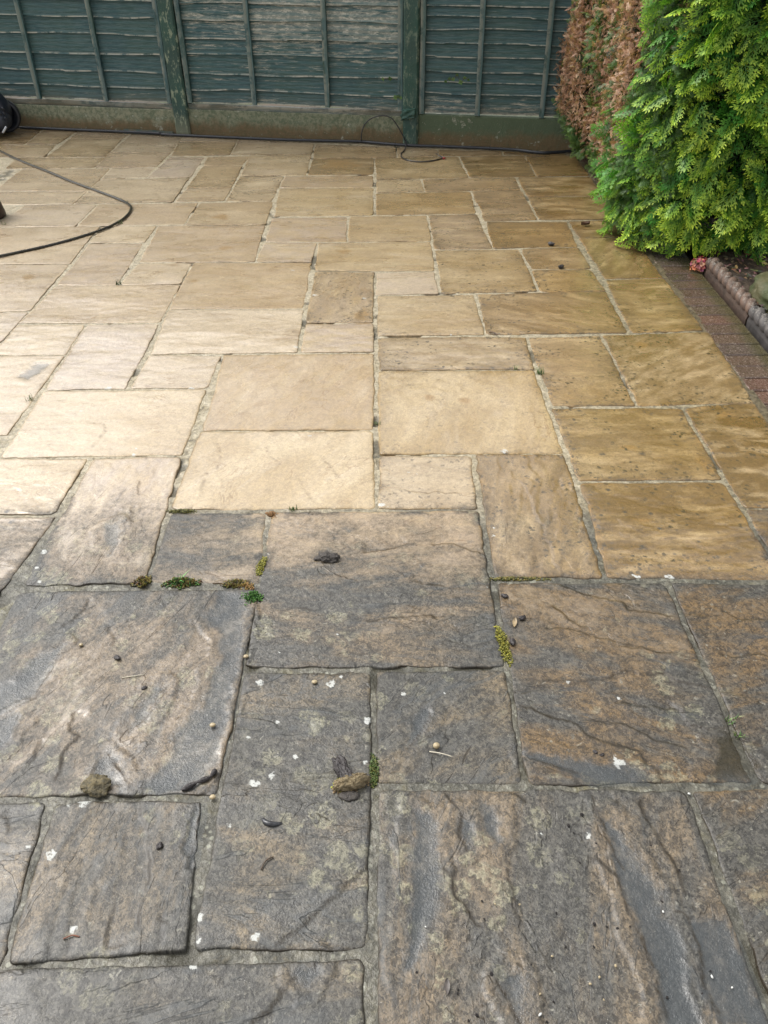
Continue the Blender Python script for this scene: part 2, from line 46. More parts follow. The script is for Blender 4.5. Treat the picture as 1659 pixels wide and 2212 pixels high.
PUDDLES = [[(-0.9824, 1.3316), (-0.9499, 1.3661), (-0.9128, 1.3774), (-0.9068, 1.4135), (-0.8811, 1.4631), (-0.8386, 1.4946), (-0.8391, 1.4498), (-0.8345, 1.4124), (-0.845, 1.3586), (-0.8504, 1.3268), (-0.8812, 1.2989), (-0.9127, 1.2635), (-0.9484, 1.2424)], [(-0.9097, 1.2553), (-0.8757, 1.2766), (-0.8629, 1.2359), (-0.8699, 1.2045), (-0.8811, 1.1764), (-0.9037, 1.1692), (-0.93, 1.2395)], [(-0.5436, 1.3629), (-0.5533, 1.3224), (-0.5625, 1.2628), (-0.5826, 1.2362), (-0.5998, 1.2174), (-0.6015, 1.2428), (-0.5746, 1.2973), (-0.5621, 1.3427)], [(-0.6387, 1.1565), (-0.6184, 1.1394), (-0.5953, 1.1134), (-0.576, 1.0846), (-0.566, 1.0682), (-0.6395, 1.0646), (-0.6578, 1.1166)], [(-0.4577, 1.6991), (-0.3928, 1.6755), (-0.3777, 1.6169), (-0.3716, 1.4744), (-0.3741, 1.4054), (-0.3728, 1.2667), (-0.3772, 1.1371), (-0.394, 1.1131), (-0.4267, 1.0664), (-0.4781, 1.0615), (-0.5357, 1.0678), (-0.5063, 1.1002), (-0.4863, 1.1435), (-0.4919, 1.2148), (-0.4447, 1.2898), (-0.4344, 1.335), (-0.4331, 1.4125), (-0.4145, 1.4432), (-0.4329, 1.5346), (-0.4859, 1.5904), (-0.4651, 1.6472)], [(0.7852, 1.2021), (0.7993, 1.1812), (0.8043, 1.1358), (0.8184, 1.1063), (0.804, 1.078), (0.7629, 1.0645), (0.6963, 1.0701), (0.7433, 1.1268), (0.7497, 1.1716)], [(0.309, 1.1525), (0.3649, 1.1368), (0.4333, 1.1261), (0.5316, 1.1054), (0.5678, 1.0718), (0.4431, 1.0734), (0.3919, 1.1025), (0.3228, 1.1325)], [(0.0594, 1.003), (0.0969, 0.9912), (0.0958, 0.8843), (0.0893, 0.8108), (0.0698, 0.7425), (0.0408, 0.6788), (0.0233, 0.6708), (0.034, 0.7429), (0.0501, 0.816), (0.0495, 0.937)], [(0.2065, 1.0241), (0.2314, 1.018), (0.2292, 0.9348), (0.2151, 0.919), (0.2062, 0.9731)], [(0.161, 1.0017), (0.1657, 0.9681), (0.1634, 0.9144), (0.1548, 0.9464)], [(0.4712, 0.9921), (0.4772, 0.9317), (0.5007, 0.8693), (0.5234, 0.8296), (0.5195, 0.7733), (0.536, 0.7285), (0.5336, 0.6332), (0.539, 0.5833), (0.4734, 0.584), (0.478, 0.6618), (0.4706, 0.7162), (0.4662, 0.7603), (0.4581, 0.8112), (0.4507, 0.8699), (0.4502, 0.9427)], [(0.5689, 0.7636), (0.6306, 0.7584), (0.6364, 0.71), (0.6437, 0.5886), (0.5656, 0.5894), (0.561, 0.6528), (0.5727, 0.7108)], [(0.2042, 0.6688), (0.2311, 0.6767), (0.2383, 0.6363), (0.2281, 0.5941), (0.2151, 0.6209)], [(-0.4088, 1.024), (-0.3967, 1.0194), (-0.3947, 1.0018), (-0.396, 0.9592), (-0.3921, 0.8834), (-0.4005, 0.8786), (-0.4124, 0.9233), (-0.4138, 0.9699)], [(-0.1638, 0.6866), (-0.133, 0.6963), (-0.134, 0.6783), (-0.1452, 0.6589), (-0.1621, 0.6747)], [(-0.8557, 1.9889), (-0.8199, 2.0159), (-0.7999, 1.9697), (-0.7991, 1.899), (-0.8036, 1.8523), (-0.8396, 1.9171)], [(0.0997, 1.2791), (0.1028, 1.2544), (0.0835, 1.2119), (0.0597, 1.1812), (0.0359, 1.1588), (0.0516, 1.1916), (0.0619, 1.2441)], [(-1.4592, 2.9715), (-1.4163, 3.0859), (-1.3655, 3.0772), (-1.3832, 3.005), (-1.397, 2.9351)]]
WHITE = [(-0.649, 1.0271, 0.0153), (-0.6779, 1.0247, 0.0095), (-0.6843, 0.9116, 0.0109), (-0.5965, 0.7642, 0.0093), (-0.2477, 0.7431, 0.01), (-0.3531, 0.6927, 0.0089), (-0.3301, 0.9741, 0.0047), (-0.2895, 1.0794, 0.0117), (-0.2504, 1.0936, 0.0079), (-0.3554, 0.7811, 0.0127), (-0.351, 0.7422, 0.0108), (-0.7358, 0.9324, 0.0082), (-0.3091, 1.3595, 0.0088), (-0.1363, 1.3569, 0.0114), (-0.2057, 1.1422, 0.0056), (-0.2546, 1.2406, 0.0067), (-0.3185, 1.1968, 0.0049), (-0.0496, 1.1253, 0.0072), (-0.0444, 1.2403, 0.0092), (-0.2937, 1.0786, 0.0102), (-0.2506, 1.0921, 0.0087), (-0.1097, 1.3773, 0.0053), (0.0399, 1.3194, 0.0069), (0.1429, 1.3208, 0.0035), (-0.1243, 1.523, 0.0028), (-0.271, 1.4613, 0.0032), (0.516, 1.1177, 0.0152), (0.5565, 1.3005, 0.006), (0.7128, 1.7368, 0.0132), (0.803, 1.7329, 0.0122), (0.4464, 1.3541, 0.0053), (0.3292, 1.9222, 0.0097), (0.3321, 1.9578, 0.0055), (0.2827, 1.6926, 0.006), (0.4128, 0.9416, 0.0058), (0.3164, 0.9471, 0.0029), (-1.0705, 2.8635, 0.01), (-0.8588, 2.3891, 0.0078), (-1.1291, 2.6922, 0.0072), (-0.8629, 2.4314, 0.0056), (-0.7816, 3.1453, 0.0107), (-0.7471, 2.8559, 0.0088), (-1.0834, 2.6961, 0.0048), (0.1172, 2.3791, 0.0056), (0.0822, 2.2638, 0.0065), (0.1107, 2.2564, 0.0043), (-0.2632, 2.5025, 0.008), (-0.2988, 2.5033, 0.0046), (-0.0398, 2.2761, 0.0054), (-0.0703, 2.0775, 0.0051), (0.298, 3.3086, 0.0098), (-0.3654, 3.2046, 0.0123), (-0.0047, 2.0807, 0.0153), (-0.0101, 2.0634, 0.0081), (0.4162, 2.3885, 0.0112), (-0.9754, 1.7385, 0.007), (-1.0055, 1.8728, 0.0095), (-1.0042, 1.8024, 0.0072), (1.1498, 3.9403, 0.0097), (-0.0824, 3.7144, 0.0076), (-0.3208, 3.7509, 0.0107), (-0.451, 4.0846, 0.0082)]
SPOTS = [(0.7288, 2.6516, 0.0156), (0.7751, 2.5932, 0.0083), (1.0288, 2.4825, 0.0115), (1.0949, 2.4867, 0.0104), (1.0173, 2.412, 0.0102), (1.0466, 2.4329, 0.0068), (0.7515, 2.3598, 0.0155), (0.8847, 2.357, 0.0144), (0.722, 2.1509, 0.0136), (0.7851, 2.1681, 0.0105), (0.747, 2.0311, 0.0111), (0.6713, 2.0155, 0.012), (0.8219, 2.0211, 0.011), (0.8325, 1.9464, 0.0069), (0.656, 1.9336, 0.0088), (0.7588, 1.8651, 0.0162), (0.8442, 1.8295, 0.0085), (0.6473, 1.8709, 0.0115), (1.0024, 1.9272, 0.0059), (0.6376, 2.5881, 0.0083), (0.6794, 2.5523, 0.0058), (1.0643, 2.4929, 0.0058), (0.7051, 2.0751, 0.0082), (0.9293, 1.8852, 0.0058), (0.6504, 1.9661, 0.0079), (-0.531, 4.8309, 0.0187), (0.1441, 4.7778, 0.0093), (0.2201, 4.7635, 0.0093), (0.0731, 4.8333, 0.0084), (0.9145, 4.4036, 0.0158), (0.9812, 4.7283, 0.013), (0.6806, 4.5841, 0.0108), (0.6689, 4.682, 0.0092), (0.9092, 4.0698, 0.0115), (0.8027, 3.9077, 0.0112), (0.0634, 3.0639, 0.0079), (0.4437, 2.9961, 0.017), (0.4196, 2.3697, 0.0122), (0.3361, 3.7319, 0.0154), (0.25, 3.8193, 0.0109), (-1.1821, 2.0699, 0.0123), (-1.152, 2.0174, 0.0143), (0.0769, 1.0901, 0.0118)]
STAINS = [(-0.9265, 3.9492, 0.031, 0.0341), (-1.7741, 4.0292, 0.033, 0.0478), (-0.9378, 4.936, 0.0584, 0.0666), (-0.842, 4.4156, 0.0624, 0.0304), (-0.1966, 4.3385, 0.0441, 0.0298), (-0.0865, 3.4382, 0.0443, 0.0174), (0.1764, 2.7586, 0.0253, 0.0331), (0.3139, 2.7364, 0.0314, 0.0328), (1.094, 3.1888, 0.0282, 0.0475), (-0.0877, 3.5254, 0.0377, 0.0724), (0.7878, 1.9882, 0.0408, 0.0116), (1.0832, 2.2919, 0.0336, 0.07), (1.2532, 2.6157, 0.0367, 0.0359), (1.3863, 4.1663, 0.0432, 0.1426), (0.8466, 2.3997, 0.0346, 0.017), (-0.2849, 6.0403, 0.1616, 0.17)]
HOSE = [(-2.9382, 6.6421), (-2.8113, 6.5003), (-2.6153, 6.2737), (-2.4245, 6.0768), (-2.2505, 5.8945), (-2.04, 5.6808), (-1.8458, 5.4942), (-1.7033, 5.3572), (-1.5907, 5.24), (-1.5232, 5.1382), (-1.5047, 5.073), (-1.4987, 4.9847), (-1.508, 4.8934), (-1.5334, 4.8082), (-1.5644, 4.7427), (-1.6179, 4.6599), (-1.7087, 4.5538), (-1.8003, 4.4645), (-1.9089, 4.3836), (-2.0154, 4.3075), (-2.0701, 4.2655)]
ARCH = [(2.7972, 0.0179), (2.7996, 0.0531), (2.8077, 0.092), (2.8256, 0.131), (2.8544, 0.1612), (2.8898, 0.1826), (2.9388, 0.1967), (2.9875, 0.1983), (3.0262, 0.187), (3.0567, 0.1579), (3.0914, 0.1085), (3.1195, 0.061), (3.1351, 0.0268), (3.1409, 0.0012)]
TAIL = [(0.1959, 6.5395), (0.1909, 6.4589), (0.1752, 6.3804), (0.1561, 6.3139), (0.1509, 6.2631), (0.1597, 6.1925), (0.1844, 6.1323), (0.2351, 6.0912), (0.2993, 6.074), (0.3652, 6.0953), (0.4128, 6.1323), (0.4515, 6.165)]
TIP = [(0.4509, 6.1571), (0.4624, 6.1517), (0.3964, 6.2363)]
PIPE = [(-3.0223, 7.2493), (-2.8999, 7.2433), (-2.6932, 7.2077), (-2.4163, 7.1816), (-2.2032, 7.1087), (-1.9789, 7.0363), (-1.7291, 6.9637), (-1.617, 6.9106), (-0.7864, 6.7263), (-0.5298, 6.686), (-0.3604, 6.6613), (-0.1502, 6.6404), (-0.0523, 6.5969), (0.1131, 6.5344), (0.2765, 6.489), (0.4257, 6.4661), (0.6002, 6.4315), (0.7995, 6.3907), (0.9946, 6.3348), (1.0935, 6.2788), (1.1819, 6.2493), (1.3047, 6.2694), (1.426, 6.3469), (1.5497, 6.4259)]
PT = {'soil_clod': (-0.1624, 1.8219), 'moss_clod': (-0.0769, 1.0595), 'bark': (-0.0969, 1.0947), 'mossy_stone': (-0.6339, 1.0705), 'leafscrap': (-0.4045, 1.0777), 'curl': (-0.2413, 0.9796), 'moss_a': (-0.6827, 1.7374), 'moss_b': (-0.5707, 1.7301), 'moss_c': (-0.4239, 1.7229), 'moss_c2': (-0.3845, 1.7115), 'tuft_d': (-0.3636, 1.6661), 'moss_e': (-0.3544, 1.7991), 'moss_f': (0.3029, 1.4865), 'moss_g': (-0.0284, 1.101), 'moss_h': (-0.634, 2.064), 'moss_i': (-0.3499, 2.0423), 'moss_j': (0.3545, 1.7313), 'grass_a': (-0.2858, 2.0643), 'grass_b': (-1.2933, 3.9217), 'grass_c': (-1.352, 2.7812), 'grass_d': (-0.022, 2.5687), 'grass_e': (0.6269, 2.9445), 'grass_f': (-1.515, 4.8364), 'grass_g': (-2.1885, 4.8453), 'grass_h': (0.8079, 1.2308), 'grass_i': (0.8053, 1.1862), 'grass_j': (0.5361, 2.9838), 'seed_a': (-0.7848, 1.4905), 'seed_b': (-0.3535, 1.4442), 'seed_c': (-0.4044, 1.2304), 'seed_d': (-0.3743, 1.0397), 'snail': (0.1124, 1.1632), 'seed_e': (-0.1749, 1.3574), 'seed_f': (-0.3548, 1.4442), 'straw0': (0.0962, 1.1509), 'straw1': (0.1462, 1.1369), 'twig0': (-0.2526, 0.8759), 'twig1': (-0.2304, 0.9021), 'twig2': (-0.2444, 0.8938), 'leaf_pale': (0.3412, 1.5527), 'bit_a': (0.327, 1.656), 'bit_b': (0.3634, 1.571), 'bit_c': (0.3263, 1.4829), 'leaf_tri': (0.1023, 0.6529), 'dry_leaf': (1.1602, 4.7019), 'flower': (1.6012, 4.028), 'dark_a': (0.9154, 4.3985), 'dark_b': (0.9092, 4.0698), 'bit_d': (-0.68, 1.4442), 'bit_e': (-0.5899, 1.346), 'bit_f': (-0.4654, 0.9291), 'twig_far0': (0.4652, 3.3189), 'twig_far1': (0.4984, 3.2931), 'leaf_hedge': (1.5165, 5.6995), 'leaf_fence': (1.1046, 6.4701), 'rock': (1.8031, 3.7798), 'rockc': (1.7977, 4.0152), 'rope_a': (1.6127, 3.9327), 'rope_b': (1.6462, 3.2384), 'straw2': (-0.6524, 1.3794), 'straw3': (-0.5995, 1.3888), 'twig3': (-0.6057, 0.7442), 'twig4': (-0.5766, 0.7481), 'leaf_red': (-0.5718, 1.7086), 'bit_g': (0.4683, 1.1453), 'bit_h': (0.4821, 1.1377)}
DROPS = [(0.4076, 0.9901, 0.0069), (0.3753, 0.9654, 0.0058), (0.424, 0.9244, 0.0043), (0.3183, 0.7834, 0.0036), (0.3248, 0.7208, 0.003), (0.4274, 0.7526, 0.0048), (0.3859, 0.7612, 0.0057), (0.4088, 0.7564, 0.0026), (0.4516, 0.7559, 0.0026), (0.3765, 0.7203, 0.0022), (0.5761, 0.8658, 0.0042), (0.5246, 0.8033, 0.0027), (0.5339, 0.9193, 0.0029), (0.4867, 0.6317, 0.0045), (0.1508, 0.607, 0.0053), (0.1216, 0.6487, 0.0029), (0.1202, 0.6424, 0.0025), (0.0494, 0.6787, 0.0042), (0.1832, 0.674, 0.0059), (0.5767, 0.675, 0.0025), (0.2568, 0.6897, 0.0021), (0.1795, 0.8083, 0.0036), (0.3829, 0.8844, 0.0028), (0.5313, 0.8589, 0.0028), (0.3831, 0.949, 0.0024), (0.5498, 0.6377, 0.0021), (0.1805, 0.7735, 0.0035), (0.2867, 0.6272, 0.0029), (0.1355, 0.5988, 0.002), (0.2697, 0.5955, 0.002)]
SEEDS = [(0.297, 0.7032, 0), (0.3751, 0.6661, 0), (0.3746, 0.6286, 0), (0.3564, 0.655, 0), (0.265, 0.6392, 0), (0.5755, 0.6648, 1), (0.0693, 0.759, 1), (0.2598, 0.6062, 1), (0.5207, 0.7824, 1), (0.2041, 0.801, 0), (0.251, 0.7995, 0), (0.4082, 0.6851, 0), (0.6462, 1.0358, 1), (0.6049, 0.6463, 1)]
FA = (-2.8638, 7.2619); FT = (0.97823, -0.20753)
# ------------------------------------------------------------------ helpers
def link(o, parent=None):
    scene.collection.objects.link(o)
    if parent is not None: o.parent = parent
    return o
def tag(o, label=None, cat=None, group=None, kind=None):
    if label: o['label'] = label
    if cat: o['category'] = cat
    if group: o['group'] = group
    if kind: o['kind'] = kind
    return o
def empty(name, loc=(0, 0, 0)):
    o = bpy.data.objects.new(name, None); o.location = loc; o.empty_display_size = .1
    return link(o)
def mesh_obj(name, verts, faces, mat=None, parent=None, smooth=False, attrs=None, colors=None, vecs=None):
    me = bpy.data.meshes.new(name)
    verts = np.asarray(verts, dtype=np.float32).reshape(-1, 3)
    if isinstance(faces, np.ndarray):
        nf, k = faces.shape
        me.vertices.add(len(verts)); me.vertices.foreach_set('co', verts.ravel())
        me.loops.add(nf*k); me.loops.foreach_set('vertex_index', faces.astype(np.int32).ravel())
        me.polygons.add(nf); me.polygons.foreach_set('loop_start', np.arange(0, nf*k, k, dtype=np.int32))
        me.update(calc_edges=True)
    else:
        me.from_pydata([tuple(v) for v in verts], [], faces); me.update()
    if smooth: me.polygons.foreach_set('use_smooth', np.ones(len(me.polygons), dtype=bool))
    for k, a in (attrs or {}).items():
        at = me.attributes.new(k, 'FLOAT', 'POINT'); at.data.foreach_set('value', np.asarray(a, dtype=np.float32))
    for k, a in (vecs or {}).items():
        at = me.attributes.new(k, 'FLOAT_VECTOR', 'POINT'); at.data.foreach_set('vector', np.asarray(a, dtype=np.float32).ravel())
    for k, a in (colors or {}).items():
        a = np.asarray(a, dtype=np.float32); a = np.concatenate([a, np.ones((len(a), 1), np.float32)], 1)
        at = me.attributes.new(k, 'FLOAT_COLOR', 'POINT'); at.data.foreach_set('color', a.ravel())
    if mat: me.materials.append(mat)
    o = bpy.data.objects.new(name, me)
    return link(o, parent)

def hsh(ix, iy, seed):
    n = (ix*374761393 + iy*668265263 + seed*1442695041) & 0xffffffff
    n = ((n ^ (n >> 13))*1274126177) & 0xffffffff
    return ((n ^ (n >> 16)) & 0xffff)/65535.0
def vn(x, y, seed=0):
    x = np.asarray(x, float); y = np.asarray(y, float)
    ix = np.floor(x).astype(np.int64); iy = np.floor(y).astype(np.int64)
    fx = x-ix; fy = y-iy; fx = fx*fx*(3-2*fx); fy = fy*fy*(3-2*fy)
    a = hsh(ix, iy, seed); b = hsh(ix+1, iy, seed); c = hsh(ix, iy+1, seed); d = hsh(ix+1, iy+1, seed)
    return (a*(1-fx)+b*fx)*(1-fy)+(c*(1-fx)+d*fx)*fy
def fbm(x, y, seed=0, o=4):
    s = 0; a = .5; t = 0
    for i in range(o): s = s+a*vn(x*2**i, y*2**i, seed+i*17); t += a; a *= .5
    return s/t
def sst(e0, e1, x):
    t = np.clip((x-e0)/(e1-e0), 0, 1); return t*t*(3-2*t)

def polydist(px, py, pts, closed=False):
    """distance to a polyline, signed side (+ left of travel), running parameter 0..1"""
    best = np.full(px.shape, 1e9); side = np.zeros(px.shape); par = np.zeros(px.shape)
    P = list(pts)+([pts[0]] if closed else [])
    L = [0]
    for a, b in zip(P[:-1], P[1:]): L.append(L[-1]+math.hypot(b[0]-a[0], b[1]-a[1]))
    for k, (a, b) in enumerate(zip(P[:-1], P[1:])):
        dx, dy = b[0]-a[0], b[1]-a[1]; l2 = dx*dx+dy*dy+1e-12
        t = np.clip(((px-a[0])*dx+(py-a[1])*dy)/l2, 0, 1)
        d = np.hypot(px-a[0]-t*dx, py-a[1]-t*dy); u = d < best
        best = np.where(u, d, best); side = np.where(u, np.sign(dx*(py-a[1])-dy*(px-a[0])), side)
        par = np.where(u, (L[k]+t*math.sqrt(l2))/L[-1], par)
    return best, side, par
def inside(px, py, pts):
    r = np.zeros(px.shape, bool); n = len(pts)
    for i in range(n):
        x0, y0 = pts[i]; x1, y1 = pts[(i+1) % n]
        if y0 == y1: continue
        c = ((y0 > py) != (y1 > py)) & (px < (x1-x0)*(py-y0)/(y1-y0)+x0); r ^= c
    return r

# ---- material helpers
class NT:
    def __init__(s, name):
        s.m = bpy.data.materials.new(name); s.m.use_nodes = True; s.t = s.m.node_tree; s.t.nodes.clear()
        s.o = s.t.nodes.new('ShaderNodeOutputMaterial')
    def n(s, typ, **k):
        x = s.t.nodes.new('ShaderNode'+typ)
        for a, b in k.items(): setattr(x, a, b)
        return x
    def l(s, a, b): s.t.links.new(a, b)
    def put(s, sock, v):
        if isinstance(v, bpy.types.NodeSocket): s.l(v, sock)
        elif isinstance(v, tuple) and len(v) == 3 and sock.type == 'RGBA': sock.default_value = (*v, 1)
        else: sock.default_value = v
    def pos(s): return s.n('NewGeometry').outputs['Position']
    def att(s, name, out='Fac'): x = s.n('Attribute'); x.attribute_name = name; return x.outputs[out]
    def vmul(s, v, sc, add=None):
        x = s.n('VectorMath', operation='MULTIPLY'); s.put(x.inputs[0], v); x.inputs[1].default_value = sc
        return x.outputs[0]
    def noise(s, vec, scale, detail=3, rough=.55, dist=0, out='Fac'):
        x = s.n('TexNoise'); s.l(vec, x.inputs['Vector']); x.inputs['Scale'].default_value = scale
        x.inputs['Detail'].default_value = detail; x.inputs['Roughness'].default_value = rough; x.inputs['Distortion'].default_value = dist
        return x.outputs[out]
    def vor(s, vec, scale, feat='F1', rnd=1, out='Distance'):
        x = s.n('TexVoronoi', feature=feat); s.l(vec, x.inputs['Vector']); x.inputs['Scale'].default_value = scale
        x.inputs['Randomness'].default_value = rnd; return x.outputs[out]
    def ramp(s, v, a, b, lo=0., hi=1.):
        x = s.n('MapRange', interpolation_type='SMOOTHSTEP'); s.put(x.inputs[0], v)
        for i, q in zip((1, 2, 3, 4), (a, b, lo, hi)): s.put(x.inputs[i], q)
        return x.outputs[0]
    def mix(s, f, a, b, mode='MIX'):
        x = s.n('Mix', data_type='RGBA', blend_type=mode); s.put(x.inputs[0], f)
        A = [i for i in x.inputs if i.type == 'RGBA']; s.put(A[0], a); s.put(A[1], b)
        return [q for q in x.outputs if q.type == 'RGBA'][0]
    def m2(s, op, a, b=0., c=None, clamp=False):
        x = s.n('Math', operation=op, use_clamp=clamp); s.put(x.inputs[0], a); s.put(x.inputs[1], b)
        if c is not None: s.put(x.inputs[2], c)
        return x.outputs[0]
    def bump(s, h, strength=.5, dist=.002, prev=None):
        x = s.n('Bump'); s.put(x.inputs['Strength'], strength); x.inputs['Distance'].default_value = dist
        s.l(h, x.inputs['Height'])
        if prev: s.l(prev, x.inputs['Normal'])
        return x.outputs[0]
    def fin(s, col, rough=.6, normal=None, spec=.5, **k):
        b = s.n('BsdfPrincipled'); s.put(b.inputs['Base Color'], col); s.put(b.inputs['Roughness'], rough)
        s.put(b.inputs['Specular IOR Level'], spec)
        if normal: s.l(normal, b.inputs['Normal'])
        for a, q in k.items(): s.put(b.inputs[a.replace('_', ' ')], q)
        s.l(b.outputs[0], s.o.inputs[0]); s.b = b
        return s.m
def simple(name, col, col2=None, scale=60, rough=.6, bump=.3, bd=.002, spec=.5):
    N = NT(name); p = N.n('TexCoord').outputs['Object']; f = N.noise(p, scale, 4)
    c = N.mix(N.ramp(f, .35, .65), col, col2 or tuple(x*.6 for x in col))
    return N.fin(c, rough, N.bump(N.noise(p, scale*2, 4), bump, bd), spec)

# ------------------------------------------------------------------ stone material
def stone_material():
    N = NT('riven_sandstone'); g = N.att('gc', 'Vector'); P = N.pos()
    dirt, pink, rust = N.att('dirt'), N.att('pink'), N.att('rust')
    crease, white, spot, stain = N.att('crease'), N.att('white'), N.att('spot'), N.att('stain')
    gs = N.vmul(g, (1, 4.5, 1)); gl = N.vmul(g, (1, 2.2, 1))
    nA = N.noise(gl, 1.7, 4, .6, .4); nB = N.noise(N.vmul(g, (1, 3.2, 1)), 4.0, 5, .6, .8); nC = N.noise(gl, 9, 5, .65); fine = N.noise(g, 160, 3, .7)
    fine2 = N.noise(g, 60, 4, .7)
    clean = N.mix(N.ramp(nA, .35, .68), (.43, .336, .196), (.32, .228, .105))
    clean = N.mix(N.m2('MULTIPLY', N.ramp(nB, .5, .75), .55), clean, (.47, .39, .28))
    pk = N.m2('MULTIPLY', pink, N.ramp(nC, .2, .75)); tone = N.att('tone'); clean = N.mix(N.m2('MULTIPLY', N.ramp(tone, .45, 1, 0, .8), N.ramp(nB, .3, .6, .4, 1)), clean, (.28, .185, .075))
    clean = N.mix(N.ramp(tone, .3, 0, 0, .5), clean, (.46, .385, .28)); clean = N.mix(pk, clean, (.33, .265, .215))
    blot = N.m2('MULTIPLY', N.ramp(N.noise(g, 7, 6, .7, .5), .52, .66), N.ramp(N.noise(gl, 1.3, 2), .45, .65)); clean = N.mix(N.m2('MULTIPLY', blot, .55), clean, (.24, .16, .075))
    rs = N.m2('MULTIPLY', rust, N.ramp(N.m2('ADD', N.m2('MULTIPLY', nB, .5), N.m2('MULTIPLY', nC, .5)), .30, .60)); rs = N.m2('MULTIPLY', rs, 1.15, clamp=True)
    sxp = N.n('SeparateXYZ'); N.l(P, sxp.inputs[0]); clean = N.mix(N.ramp(sxp.outputs[0], -.2, 1.2, 0, .5), clean, N.mix(1., clean, (.86, .74, .50), 'MULTIPLY'))
    clean = N.mix(N.ramp(sxp.outputs[0], -.1, -1.6, 0, .22), clean, (.47, .41, .33)); clean = N.mix(rs, clean, (.15, .092, .030))  # paler towards the left: sky sheen mixed into the stone colour
    clean = N.mix(N.m2('MULTIPLY', stain, .75), clean, (.25, .15, .05))
    # thin brown bedding lines
    vein = N.ramp(N.m2('ABSOLUTE', N.m2('SUBTRACT', N.noise(gl, 2.1, 5, .6, 1.2), .5)), 0.0, .012, 1, 0)
    vein = N.m2('MULTIPLY', vein, N.ramp(N.noise(g, 3.1, 2), .5, .62)); clean = N.mix(N.m2('MULTIPLY', vein, .8), clean, (.22, .14, .06))
    wsp = N.n('VectorMath', operation='ADD'); N.l(g, wsp.inputs[0]); N.l(N.vmul(N.noise(g, 60, 3, .6, 0, 'Color'), (.02, .03, .02)), wsp.inputs[1]); spd = N.m2('MULTIPLY', N.ramp(N.vor(wsp.outputs[0], 42), .20, .32, 1, 0), N.ramp(N.m2('ADD', N.noise(g, 8, 4), N.m2('MULTIPLY', N.att('edg'), .12)), .48, .60)); spd = N.m2('MULTIPLY', spd, N.ramp(rust, .05, .40, .12, .9)); clean = N.mix(spd, clean, (.06, .045, .022))
    clean = N.mix(N.ramp(fine, .3, .75, .0, .5), clean, N.mix(1., clean, (1.22, 1.22, 1.25), 'MULTIPLY'))
    edg = N.att('edg'); pits = N.m2('MULTIPLY', N.ramp(N.m2('ADD', N.noise(g, 52, 5, .78), N.m2('MULTIPLY', edg, .07)), .575, .65), N.ramp(N.m2('ADD', N.noise(g, 5, 3), N.m2('MULTIPLY', edg, .22)), .42, .62))
    damp = N.m2('MULTIPLY', edg, N.ramp(N.noise(g, 9, 4), .42, .6)); clean = N.mix(N.m2('MULTIPLY', damp, N.ramp(rust, 0, .6, .15, .75)), clean, (.13, .085, .035))
    clean = N.mix(N.m2('MULTIPLY', pits, N.ramp(rust, 0, .45, .25, .95)), clean, (.10, .075, .045))
    # uncleaned face: brown film, slate grey algae, pale lichen
    dn = N.noise(gl, 3.2, 5, .62, .5)
    brown = N.mix(N.ramp(pink, 0, 1), (.128, .100, .062), (.142, .109, .074)); brown = N.mix(rust, brown, (.115, .072, .030))
    slate = N.mix(nC, (.046, .047, .043), (.074, .072, .063))
    sl = N.ramp(N.m2('ADD', dn, N.m2('MULTIPLY', dirt, .22)), .55, .76)
    dc = N.mix(N.m2('MULTIPLY', sl, .9), brown, slate)
    gr = N.noise(g, 95, 4, .8)
    dc = N.mix(N.ramp(gr, .52, .66, 0, .6), dc, N.mix(1., dc, (1.9, 1.85, 1.7), 'MULTIPLY'))
    dc = N.mix(N.ramp(gr, .34, .47, .5, 0), dc, (.035, .035, .032))
    wv = N.n('VectorMath', operation='ADD'); N.l(g, wv.inputs[0]); nv = N.vmul(N.noise(g, 22, 4, .7, 0, 'Color'), (.07, .07, .03)); N.l(nv, wv.inputs[1])
    lv = N.vor(wv.outputs[0], 15); lth = N.ramp(N.noise(g, 3.0, 3), .35, .65, .14, .50)
    li = N.m2('MULTIPLY', N.ramp(N.m2('SUBTRACT', lv, lth), -.05, .02, 1, 0), N.ramp(N.noise(g, 70, 3, .7), .38, .56))
    li = N.m2('MULTIPLY', li, N.ramp(N.noise(g, 1.9, 2), .4, .6))
    dc = N.mix(N.m2('MULTIPLY', li, .5), dc, (.27, .255, .165))
    lv2 = N.vor(wv.outputs[0], 45); dc = N.mix(N.m2('MULTIPLY', N.m2('MULTIPLY', N.ramp(lv2, .12, .2, 1, 0), N.ramp(N.noise(g, 7, 2), .45, .6)), .5), dc, (.27, .26, .21))
    cell = N.vor(wv.outputs[0], 200, out='Color'); sc_ = N.n('SeparateColor'); N.l(cell, sc_.inputs[0]); cr_ = sc_.outputs[0]
    cell2 = N.vor(g, 95, out='Color'); sc2 = N.n('SeparateColor'); N.l(cell2, sc2.inputs[0]); cr2 = sc2.outputs[0]
    vg = N.m2('ADD', N.m2('MULTIPLY', cr_, .65), N.m2('MULTIPLY', cr2, .35))
    dg = N.ramp(vg, .15, .85, .38, 1.22); cg = N.ramp(vg, .1, .9, .84, 1.14)
    def mulc(c, f):
        x = N.n('VectorMath', operation='SCALE'); N.l(c, x.inputs[0]); N.l(f, x.inputs['Scale']); return x.outputs[0]
    dc = mulc(dc, dg); clean = mulc(clean, cg)
    df = N.ramp(N.m2('ADD', dirt, N.m2('MULTIPLY', N.m2('SUBTRACT', N.m2('ADD', N.m2('MULTIPLY', dn, .5), N.m2('ADD', N.m2('MULTIPLY', nC, .2), N.m2('MULTIPLY', N.noise(g, 55, 4, .75), .3))), .5), 2.0)), .25, .8)
    df = N.m2('MULTIPLY', df, N.ramp(dirt, 0.0, .15))
